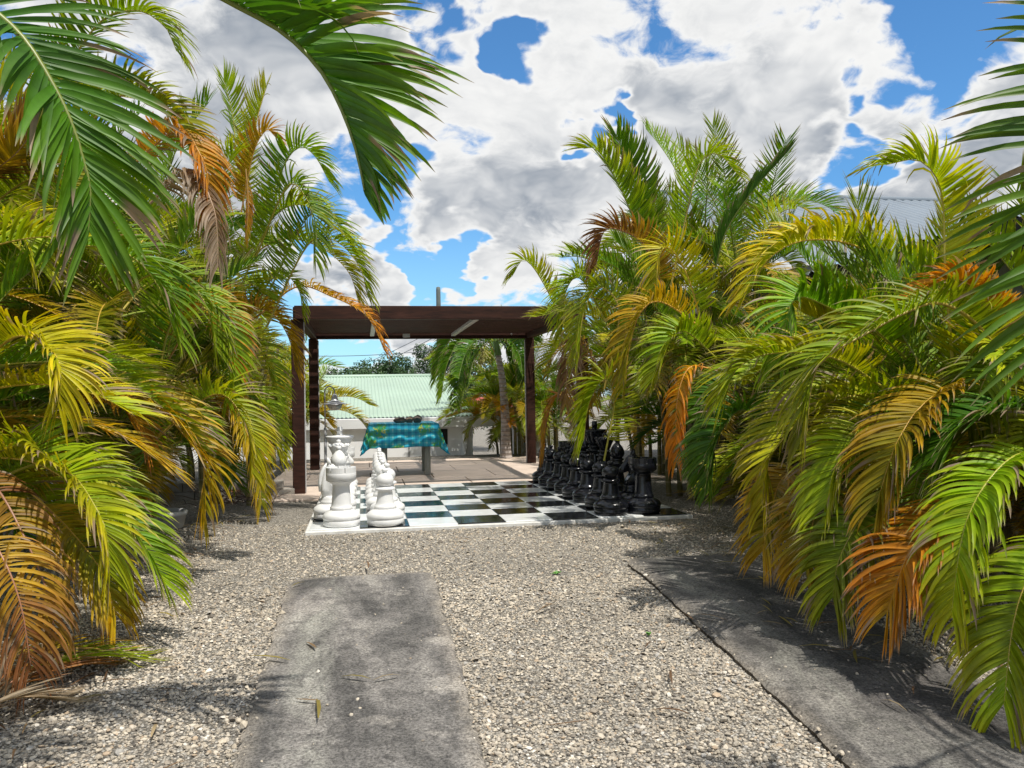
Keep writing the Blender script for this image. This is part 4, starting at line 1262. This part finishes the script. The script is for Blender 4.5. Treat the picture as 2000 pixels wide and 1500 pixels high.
hero(L2, [(180, 740, 6.6), (260, 560, 6.5), (340, 540, 6.4), (400, 590, 6.3), (420, 680, 6.3)], 331, 'lime', **mid)
hero(L2, [(300, 860, 6.6), (420, 770, 6.4), (480, 830, 6.3), (490, 920, 6.3)], 332, 'yellow', **mid)

hero(R3, [(1290, 560, 8.3), (1235, 420, 8.2), (1195, 335, 8.1), (1165, 292, 8.0), (1140, 290, 8.0)], 401, 'green', n=94, L=0.350, w=.027, K=6, lift=.5, droop=.25)
hero(R3, [(1270, 520, 8.4), (1248, 400, 8.4), (1230, 325, 8.4), (1203, 264, 8.3)], 402, 'green', n=94, L=0.365, w=.029, K=6, lift=.5, droop=.12)
hero(R3, [(1310, 560, 8.4), (1345, 400, 8.4), (1367, 320, 8.4), (1402, 300, 8.3), (1440, 340, 8.3)], 403, 'olive', n=81, L=0.319, w=0.021, K=6, lift=.6, droop=.25)
hero(R3, [(1390, 560, 8.0), (1415, 460, 7.9), (1465, 380, 7.8), (1535, 300, 7.7)], 404, 'deep', n=56, L=0.258, w=0.024, K=6, lift=1.2, droop=.05, spread=.35)
hero(R3, [(1300, 580, 8.2), (1262, 485, 8.1), (1217, 452, 8.0), (1180, 452, 8.0), (1165, 515, 8.0)], 405, 'russet', **mid)
hero(R3, [(1375, 650, 7.9), (1345, 545, 7.8), (1312, 488, 7.7), (1290, 495, 7.6), (1280, 570, 7.6)], 406, 'yellow', **mid)
hero(R4, [(1120, 680, 10.0), (1065, 560, 9.9), (1025, 508, 9.8), (1000, 540, 9.8)], 407, 'lime', n=74, L=0.289, w=0.021, K=6)
hero(R4, [(1190, 640, 9.6), (1135, 545, 9.5), (1105, 570, 9.4), (1098, 650, 9.4)], 408, 'lime', **mid)
hero(R3, [(1370, 640, 7.6), (1292, 590, 7.5), (1250, 612, 7.4), (1227, 690, 7.4), (1222, 750, 7.4)], 409, 'gold', **mid)
hero(R3, [(1400, 700, 7.4), (1340, 648, 7.3), (1308, 668, 7.2), (1282, 735, 7.2)], 410, 'lime', **mid)
hero(R3, [(1180, 760, 8.2), (1210, 610, 8.1), (1170, 560, 8.1), (1140, 610, 8.0), (1130, 700, 8.0)], 411, 'olive', **mid)
hero(R2, [(1800, 600, 6.0), (1750, 530, 5.9), (1665, 478, 5.8), (1570, 470, 5.7), (1502, 505, 5.6), (1465, 570, 5.6)], 412, 'yellow', n=97, L=0.380, w=0.022, K=7, lift=.7)
hero(R1, [(1860, 700, 5.0), (1846, 520, 4.9), (1843, 410, 4.9), (1828, 345, 4.8), (1790, 312, 4.8), (1730, 322, 4.8)], 413, 'lime', n=101, L=0.334, w=0.021, K=7, lift=.55, droop=.45)
hero(R2, [(1770, 700, 5.6), (1700, 638, 5.4), (1630, 605, 5.3), (1565, 580, 5.2), (1540, 610, 5.1), (1525, 700, 5.1)], 414, 'lime', n=97, L=0.380, w=0.022, K=7, lift=.65)
hero(R2, [(1830, 690, 5.8), (1740, 660, 5.7), (1650, 640, 5.6), (1570, 612, 5.5)], 415, 'lime', n=76, L=0.426, w=0.027, K=7, lift=1.0, droop=.08)
hero(R1, [(1980, 640, 4.9), (1900, 560, 4.8), (1850, 545, 4.8), (1800, 570, 4.8)], 416, 'orange', n=83, L=0.228, w=0.021, K=6, lift=.5)
hero(R1, [(1975, 720, 4.6), (1905, 630, 4.5), (1835, 592, 4.4), (1770, 610, 4.3), (1695, 650, 4.25), (1617, 695, 4.2), (1587, 740, 4.2), (1575, 850, 4.2)], 417, 'olive', n=108, L=0.350, w=0.021, K=7, lift=.6)
hero(R1, [(1920, 760, 4.4), (1845, 764, 4.3), (1793, 801, 4.2), (1756, 857, 4.1), (1737, 904, 4.1), (1714, 980, 4.1)], 418, 'gold', **near, lift=.4)
hero(R1, [(2060, 880, 3.9), (1985, 890, 3.8), (1929, 941, 3.7), (1891, 1011, 3.65), (1873, 1086, 3.6), (1859, 1195, 3.6)], 419, 'lime', n=101, L=0.304, w=0.022, K=7, lift=.35, droop=.35)
hero(R1, [(1900, 960, 4.0), (1807, 1039, 3.9), (1770, 1090, 3.85), (1733, 1195, 3.85)], 420, 'orange', **near, lift=.3)
hero(R1, [(2090, 1020, 3.6), (2015, 1120, 3.5), (1980, 1217, 3.45), (1961, 1375, 3.4)], 421, 'olive', **near, lift=.3)
hero(R2, [(1685, 790, 5.2), (1628, 752, 5.1), (1558, 797, 5.0), (1505, 880, 5.0), (1495, 985, 5.0)], 422, 'yellow', **near, lift=.5)
hero(R1, [(1760, 830, 4.6), (1690, 840, 4.5), (1642, 892, 4.45), (1612, 990, 4.4)], 423, 'lime', **near, lift=.5)
hero(R2, [(1575, 900, 5.2), (1525, 940, 5.1), (1505, 1010, 5.05), (1490, 1075, 5.05)], 424, 'gold', **mid, lift=.2)
hero(R1, [(1645, 930, 4.6), (1605, 980, 4.5), (1583, 1040, 4.5), (1573, 1105, 4.5)], 425, 'gold', **mid, lift=.2)
hero(R1, [(1715, 960, 4.3), (1665, 1040, 4.2), (1637, 1100, 4.2), (1627, 1165, 4.2)], 426, 'olive', **mid, lift=.2)
hero(R3, [(1390, 720, 7.0), (1345, 720, 6.9), (1322, 790, 6.85), (1322, 900, 6.85)], 427, 'orange', n=74, L=0.274, w=0.022, K=6, lift=.1, droop=.7)
hero(R3, [(1460, 760, 6.9), (1420, 750, 6.8), (1380, 800, 6.75), (1365, 900, 6.7)], 428, 'deep', **mid)
hero(R2, [(1730, 760, 4.9), (1630, 700, 4.8), (1510, 690, 4.75), (1440, 720, 4.7), (1415, 780, 4.7)], 429, 'lime', **near, lift=.5)
hero(R2, [(1500, 860, 6.4), (1450, 800, 6.3), (1400, 860, 6.2), (1390, 950, 6.2)], 430, 'deep', **mid)
hero(R1, [(2050, 790, 4.1), (1960, 800, 4.0), (1880, 830, 4.0), (1830, 900, 4.0)], 431, 'deep', **near, lift=.4)
hero(R1, [(1980, 690, 4.3), (1935, 720, 4.2), (1905, 790, 4.2), (1890, 840, 4.2)], 432, 'olive', **near, lift=.2)
hero(R4, [(1180, 740, 9.0), (1130, 660, 9.0), (1110, 700, 8.9), (1105, 790, 8.9)], 433, 'brown', **mid, lift=-.1, droop=.9)
hero(R4, [(1130, 820, 9.6), (1095, 770, 9.5), (1070, 810, 9.5), (1060, 880, 9.5)], 434, 'orange', **mid, lift=.1)
hero(R3, [(1180, 900, 7.6), (1200, 780, 7.6), (1180, 740, 7.5), (1150, 790, 7.5), (1140, 860, 7.5)], 435, 'lime', **mid)
# the upright unopened leaf
sp = [np.array(at(*p)) - np.array(R3.location) for p in ((1262, 440, 8.4), (1259, 330, 8.4), (1256, 238, 8.4))]
V, Q = tube_arrays(smooth_curve(sp, 10)[0], np.linspace(.022, .002, 10), 6)
link('spear_leaf', np_mesh('spear_leaf', V, Q, None, np.tile((.05, .07, .02), (len(V), 1))), M['rachis'], R3)

# --- overhanging palms beside the camera: big dark fronds
NP1 = palm_root('overhanging_palm', -2.3, 1.9, 'near palm at the upper left with broad dark green fronds', 'broad-leaved palms beside the camera')
NP2 = palm_root('overhanging_palm', 2.6, 1.6, 'near palm at the upper right edge with dark blades', 'broad-leaved palms beside the camera')
for rt, hgt_ in ((NP1, 3.3), (NP2, 2.9)):
    MB().tube([(0, 0, -.1), (.02, 0, .4), (.05, .05, 1.6), (.08, .1, hgt_)], [.16, .11, .09, .06], 14).build('trunk', M['palm_bark'], rt)
hero(NP1, [(-330, -160, 2.45), (-120, -60, 2.55), (0, 32, 2.6), (52, 84, 2.6), (100, 160, 2.6), (136, 232, 2.6), (160, 304, 2.6), (176, 370, 2.6), (172, 450, 2.6)], 501, 'deep',
     leaflets_apart=True, n=56, L=.42, w=.028, K=8, fold=True, lift=.42, droop=.22, spread=.80, tipL=.8, petiole=.25, curl=.1,
     nhint=tuple(FWD * -.5 + UP * .45 + RIGHT * .55))
hero(NP1, [(60, -330, 2.6), (300, -90, 2.8), (420, -12, 2.9), (533, 50, 3.0), (587, 93, 3.0), (633, 147, 3.0), (667, 213, 3.0), (690, 275, 3.0), (704, 330, 3.0), (712, 372, 3.0)], 502, 'deep',
     leaflets_apart=True, n=58, L=.56, w=.033, K=8, fold=True, lift=1.05, droop=.18, spread=.85, tipL=.34, petiole=.25, curl=.1,
     nhint=tuple(RIGHT * .85 + UP * .35 - FWD * .25))
hero(NP2, [(2380, -300, 2.3), (2260, -40, 2.35), (2200, 110, 2.35), (2160, 260, 2.35), (2125, 410, 2.35), (2095, 540, 2.35), (2060, 670, 2.35)], 503, 'deep',
     leaflets_apart=True, n=52, L=.44, w=.024, K=8, fold=True, lift=.3, droop=.12, spread=1.15, petiole=.2, curl=.1,
     nhint=tuple(RIGHT * -.25 + UP * .35 - FWD * .9))
for k, (a0, e0) in enumerate(((2.6, .7), (3.6, .5))):
    r_ = np.random.default_rng(520 + k)
    add_frond(NP1, arch(np.array(NP1.location) + np.array([.08, .1, 3.3]), a0, e0, 2.2, 1.5, r_), 520 + k, pal='deep', n=40, L=.5, w=.036, K=6, lift=.4, petiole=.2)
for k, (a0, e0) in enumerate(((.1, .7), (-.8, .5))):
    r_ = np.random.default_rng(530 + k)
    add_frond(NP2, arch(np.array(NP2.location) + np.array([.08, .1, 2.9]), a0, e0, 2.2, 1.5, r_), 530 + k, pal='deep', n=40, L=.5, w=.036, K=6, lift=.4, petiole=.2)

# --- grey-trunked palm behind the patio
tb_ = on_z(989, 898); AP = palm_root('grey_trunk_palm', tb_.x, tb_.y + .3, 'palm with smooth ringed grey trunk behind the patio', 'palms behind the patio', z=-.05)
dpt = (Vector((tb_.x, tb_.y + .3, 0)) - CAMP).dot(FWD)
tr_pts = [np.array(at(px_, py_, dpt)) - np.array(AP.location) for px_, py_ in ((989, 908), (988, 880), (987, 820), (983, 760), (977, 715), (972, 690))]
C10, _ = smooth_curve(tr_pts, 24)
rad_ = np.interp(np.linspace(0, 1, 24), [0, .06, .15, .4, .75, 1], [.145, .118, .098, .086, .066, .056])
V, Q = tube_arrays(C10, rad_, 18)
link('trunk', np_mesh('trunk', V, Q), M['palm_bark'], AP)
cs = [np.array(at(px_, py_, dpt)) - np.array(AP.location) for px_, py_ in ((973, 694), (969, 668), (966, 640))]
V, Q = tube_arrays(smooth_curve(cs, 8)[0], np.linspace(.072, .035, 8), 14)
link('crownshaft', np_mesh('crownshaft', V, Q, None, np.tile((.10, .17, .04), (len(V), 1))), M['rachis'], AP)
cp_ = np.array(at(967, 655, dpt))
for k, (pp, pl_, dz_) in enumerate((
        ([(966, 665), (930, 655), (895, 672), (872, 715), (862, 775)], 'green', -.5), ([(966, 665), (935, 662), (910, 690), (896, 740), (890, 795)], 'green', -1.0),
        ([(966, 662), (940, 645), (905, 645), (875, 668), (858, 715)], 'deep', .3), ([(966, 665), (990, 650), (1015, 662), (1032, 705)], 'green', -.6),
        ([(966, 665), (995, 665), (1015, 695), (1022, 745)], 'deep', -1.0), ([(966, 660), (990, 640), (1020, 640), (1045, 665)], 'green', .5),
        ([(966, 660), (955, 640), (935, 640), (915, 665)], 'green', .8), ([(968, 660), (978, 645), (995, 655), (1004, 690)], 'green', .9),
        ([(966, 665), (945, 672), (925, 705), (915, 750)], 'deep', -.9), ([(966, 662), (930, 642), (890, 655), (860, 695), (850, 745)], 'green', .9),
        ([(966, 665), (985, 675), (995, 710), (998, 750)], 'deep', .7))):
    P = [np.array(at(a_, b_, dpt + dz_ * i_ / 3)) for i_, (a_, b_) in enumerate(pp)]
    add_frond(AP, P, 540 + k, pal=pl_, n=85, L=.36, w=.026, K=6, lift=.75, droop=.45, petiole=.12, twist=.6 * (-1) ** k)
# hanging bunch of fruit
fb = MB(); r_ = np.random.default_rng(3); c_ = np.array(at(941, 690, dpt - .25)) - np.array(AP.location)
s0 = np.array(at(967, 690, dpt)) - np.array(AP.location); s1 = np.array(at(955, 668, dpt - .15)) - np.array(AP.location)
fb.tube([s0, s1, c_ + np.array([0, 0, .12])], [.014, .012, .008], 7)
for k in range(26):
    d_ = r_.normal(0, 1, 3) * np.array([.09, .07, .04]); e_ = c_ + d_ + np.array([d_[0] * .4, 0, -r_.uniform(.05, .32)])
    fb.tube([c_ + np.array([0, 0, .1]), (c_ + e_) / 2 + np.array([d_[0] * .3, 0, .05]), e_], [.006, .005, .004], 4)
ob = fb.build('fruit_stalk', simple('fruit_stalk', (.42, .36, .12), .6, .2, 12), AP)
nut = MB().lathe(ball(0, .016, -.022, .022, 5), 7).mesh('fruit'); nut.materials.append(simple('palm_fruit', (.30, .30, .08), .45, .3, 14))
for k in range(46):
    d_ = r_.normal(0, 1, 3) * np.array([.10, .08, .10]) + np.array([0, 0, -.12])
    o = link('fruit', nut, None, ob); o.location = c_ + d_

# ------------------------------------------------------------------ low wall, pots, litter, weeds
lw = empty('low_wall', (0, 0, 0)); tag(lw, 'low grey block wall left of the near pergola post', 'wall')
a = on_z(592, 966); zt2 = .21
xb = a.x - .10; k = 0
for row_ in range(2):
    x = xb - (.0 if row_ == 0 else .14)
    while x > xb - 1.5:
        x0_ = max(x - .30, xb - 1.6)
        MB().box(x0_ + .004, x - .004, a.y - .02 + random.uniform(-.004, .004), a.y + .14, row_ * .105 - .02, row_ * .105 + .082, .006).build('block', M['block'], lw)
        x -= .30
# two pots under the left palms
def pot(label, px, py, depth_z, r0, r1, h, mat, name='plant_pot'):
    p = on_z(px, py, depth_z)
    o = empty(name, (p.x, p.y, float(gz(p.x, p.y)) + .004)); tag(o, label, 'pot')
    MB().lathe([(r0 * .9, 0), (r0, .01), (r1, h - .05), (r1 * 1.07, h - .045), (r1 * 1.08, h - .005), (r1 * 1.02, h), (r1 * .95, h - .01), (r1 * .9, h - .06)], 36, close=False).build('body', mat, o)
    MB().lathe([(.0, h - .05), (r1 * .93, h - .055)], 24, close=False).build('soil', M['soil'], o)
pot('low pale grey pot half hidden under golden fronds', 322, 1030, 0, .17, .19, .17, M['pot'])
pot('dark ribbed pot in the shade of the nearest left palm', 172, 1085, 0, .16, .20, .33, M['dark_pot'])

def litter(label, px0, px1, depth, n, seed, pal, length=(.4, .9), name='fallen_frond'):
    """a dry frond lying on the gravel"""
    r = np.random.default_rng(seed)
    P = []
    a_, b_ = solve_ground(*px0), solve_ground(*px1)
    root = empty(name, (a_.x, a_.y, float(gz(a_.x, a_.y)))); tag(root, label, 'dead frond', 'dry fronds lying on the ground')
    for t in np.linspace(0, 1, 6):
        p = a_.lerp(b_, t); P.append(np.array([p.x, p.y, float(gz(p.x, p.y)) + .05 + .05 * math.sin(PI * t)]))
    rr = np.random.default_rng(seed)
    V, Fq, col, rp, rr_, rc, C_ = frond_arrays(P, rr, n=n, L=.34, w=.016, K=5, fold=False, lift=.15, droop=.25, pal=pal, spread=.55, petiole=.05)
    gmin = gz(V[..., 0], V[..., 1]) + .02
    V[..., 2] = np.maximum(V[..., 2], gmin)
    V = V - np.array(root.location); rp = rp - np.array(root.location)
    q, nv = V.shape[:2]
    F = (Fq[None] + (np.arange(q) * nv)[:, None, None]).reshape(-1, 4)
    link('leaflets', np_mesh('leaflets', V.reshape(-1, 3), F, None, col.reshape(-1, 3)), M['leaf'], root)
    RV, RQ = tube_arrays(rp, rr_, 5); link('rachis', np_mesh('rachis', RV, RQ, None, np.tile(rc, (len(RV), 1))), M['rachis'], root)
litter('reddish dry frond lying on the gravel at the lower left', (-60, 1400), (170, 1310), 0, 34, 601, 'russet')
litter('brown dry frond at the left edge, just above the reddish one', (-60, 1330), (200, 1285), 0, 34, 602, 'brown')
litter('greenish dry frond reaching farthest onto the gravel at left', (20, 1340), (250, 1295), 0, 24, 603, 'olive')
litter('grey dry frond at the very left edge of the gravel', (-100, 1440), (90, 1380), 0, 30, 604, 'dry')
litter('small dry frond under the golden palm by the pale pot', (430, 990), (500, 955), 0, 30, 605, 'russet')
litter('thin dry frond on shaded gravel under the right-hand palms', (1420, 985), (1330, 968), 0, 30, 606, 'brown')

def leaf_litter():
    r = np.random.default_rng(77); V = []; Q = []; Cc = []
    n = 420
    for k in range(n):
        if k % 2: x, y = -1.15 - abs(r.normal(0, .55)), r.uniform(3.4, 10.5)
        else: x, y = 2.75 + abs(r.normal(0, .5)) - .12 * (k % 5), r.uniform(3.2, 7.6)
        if k % 12 == 0: x, y = r.uniform(-1.2, 2.6), r.uniform(3.0, 7.4)
        a = r.uniform(0, 2 * PI); l = r.uniform(.07, .24); w_ = r.uniform(.004, .009)
        d = np.array([math.cos(a), math.sin(a), 0]); sd = np.array([-d[1], d[0], 0]); zc = float(gz(x, y)) + (.05 if any(xl(y) - .05 < x < xr(y) + .05 for xl, xr, yF in STRIPS) else .020)
        c = np.array([x, y, zc]); lift = r.uniform(.0, .02)
        b0 = len(V)
        for t_, ww, hz in ((-.5, .3, 0), (-.15, 1, lift), (.2, .9, lift), (.5, .1, 0)):
            p = c + d * l * t_ + sd * l * .12 * t_ * t_ + np.array([0, 0, hz]); V += [p - sd * w_ * ww, p + sd * w_ * ww]
        Q += [(b0 + i, b0 + i + 1, b0 + i + 3, b0 + i + 2) for i in (0, 2, 4)]
        Cc += [np.array([(.30, .20, .11), (.22, .13, .07), (.36, .28, .17), (.17, .10, .06), (.30, .24, .06)][k % 5]) * r.uniform(.7, 1.2)] * 8
    tag(link('leaf_litter', np_mesh('leaf_litter', np.array(V), np.array(Q), None, np.array(Cc)), M['leaf']), 'dry fallen leaflets scattered on the gravel along the palms', 'leaf litter', kind='stuff')
leaf_litter()

# heap of dry twigs under the golden palm
tw = MB(); r_ = np.random.default_rng(9); hp = on_z(460, 985)
for k in range(60):
    a_ = r_.uniform(0, 2 * PI); l_ = r_.uniform(.12, .4); p = np.array([hp.x + r_.normal(0, .22), hp.y + r_.normal(0, .25), r_.uniform(.0, .10)])
    d_ = np.array([math.cos(a_) * l_, math.sin(a_) * l_, r_.uniform(-.02, .18)])
    tw.tube([p, p + d_ * .5 + np.array([0, 0, .02]), p + d_], [.005, .004, .002], 4)
tag(tw.build('twig_heap', M['twig']), 'heap of dry dark twigs under the golden palm fronds', 'twigs', kind='stuff')

def weed(px, py, label, s, seed):
    p = solve_ground(px, py); r = np.random.default_rng(seed)
    root = empty('weed', (p.x, p.y, float(gz(p.x, p.y)) + .006)); tag(root, label, 'weed', 'weeds in the gravel')
    for k in range(9):
        a_ = r.uniform(0, 2 * PI); l_ = s * r.uniform(.6, 1.1); e = r.uniform(.4, 1.2)
        d_ = np.array([math.cos(a_) * math.cos(e), math.sin(a_) * math.cos(e), math.sin(e)]); sd = np.array([-math.sin(a_), math.cos(a_), 0])
        pts = [d_ * l_ * t - np.array([0, 0, l_ * .35 * t * t]) for t in (0, .35, .7, 1)]; wv = [.1, .22, .18, .01]
        V = []
        for q_, w_ in zip(pts, wv): V += [q_ - sd * w_ * l_, q_ + sd * w_ * l_]
        link('leaf', np_mesh('leaf', np.array(V), np.array([(0, 1, 3, 2), (2, 3, 5, 4), (4, 5, 7, 6)])), M['weed'], root)
weed(1088, 1120, 'bright green weed sprouting between the two strips', .05, 1)
weed(1268, 1238, 'tiny yellowish weed beside the edge of the dark strip', .032, 2)
print('fronds', FRONDS[0], 'tris', sum(len(o.data.loop_triangles) or len(o.data.polygons) * 2 for o in sc.objects if o.type == 'MESH'))
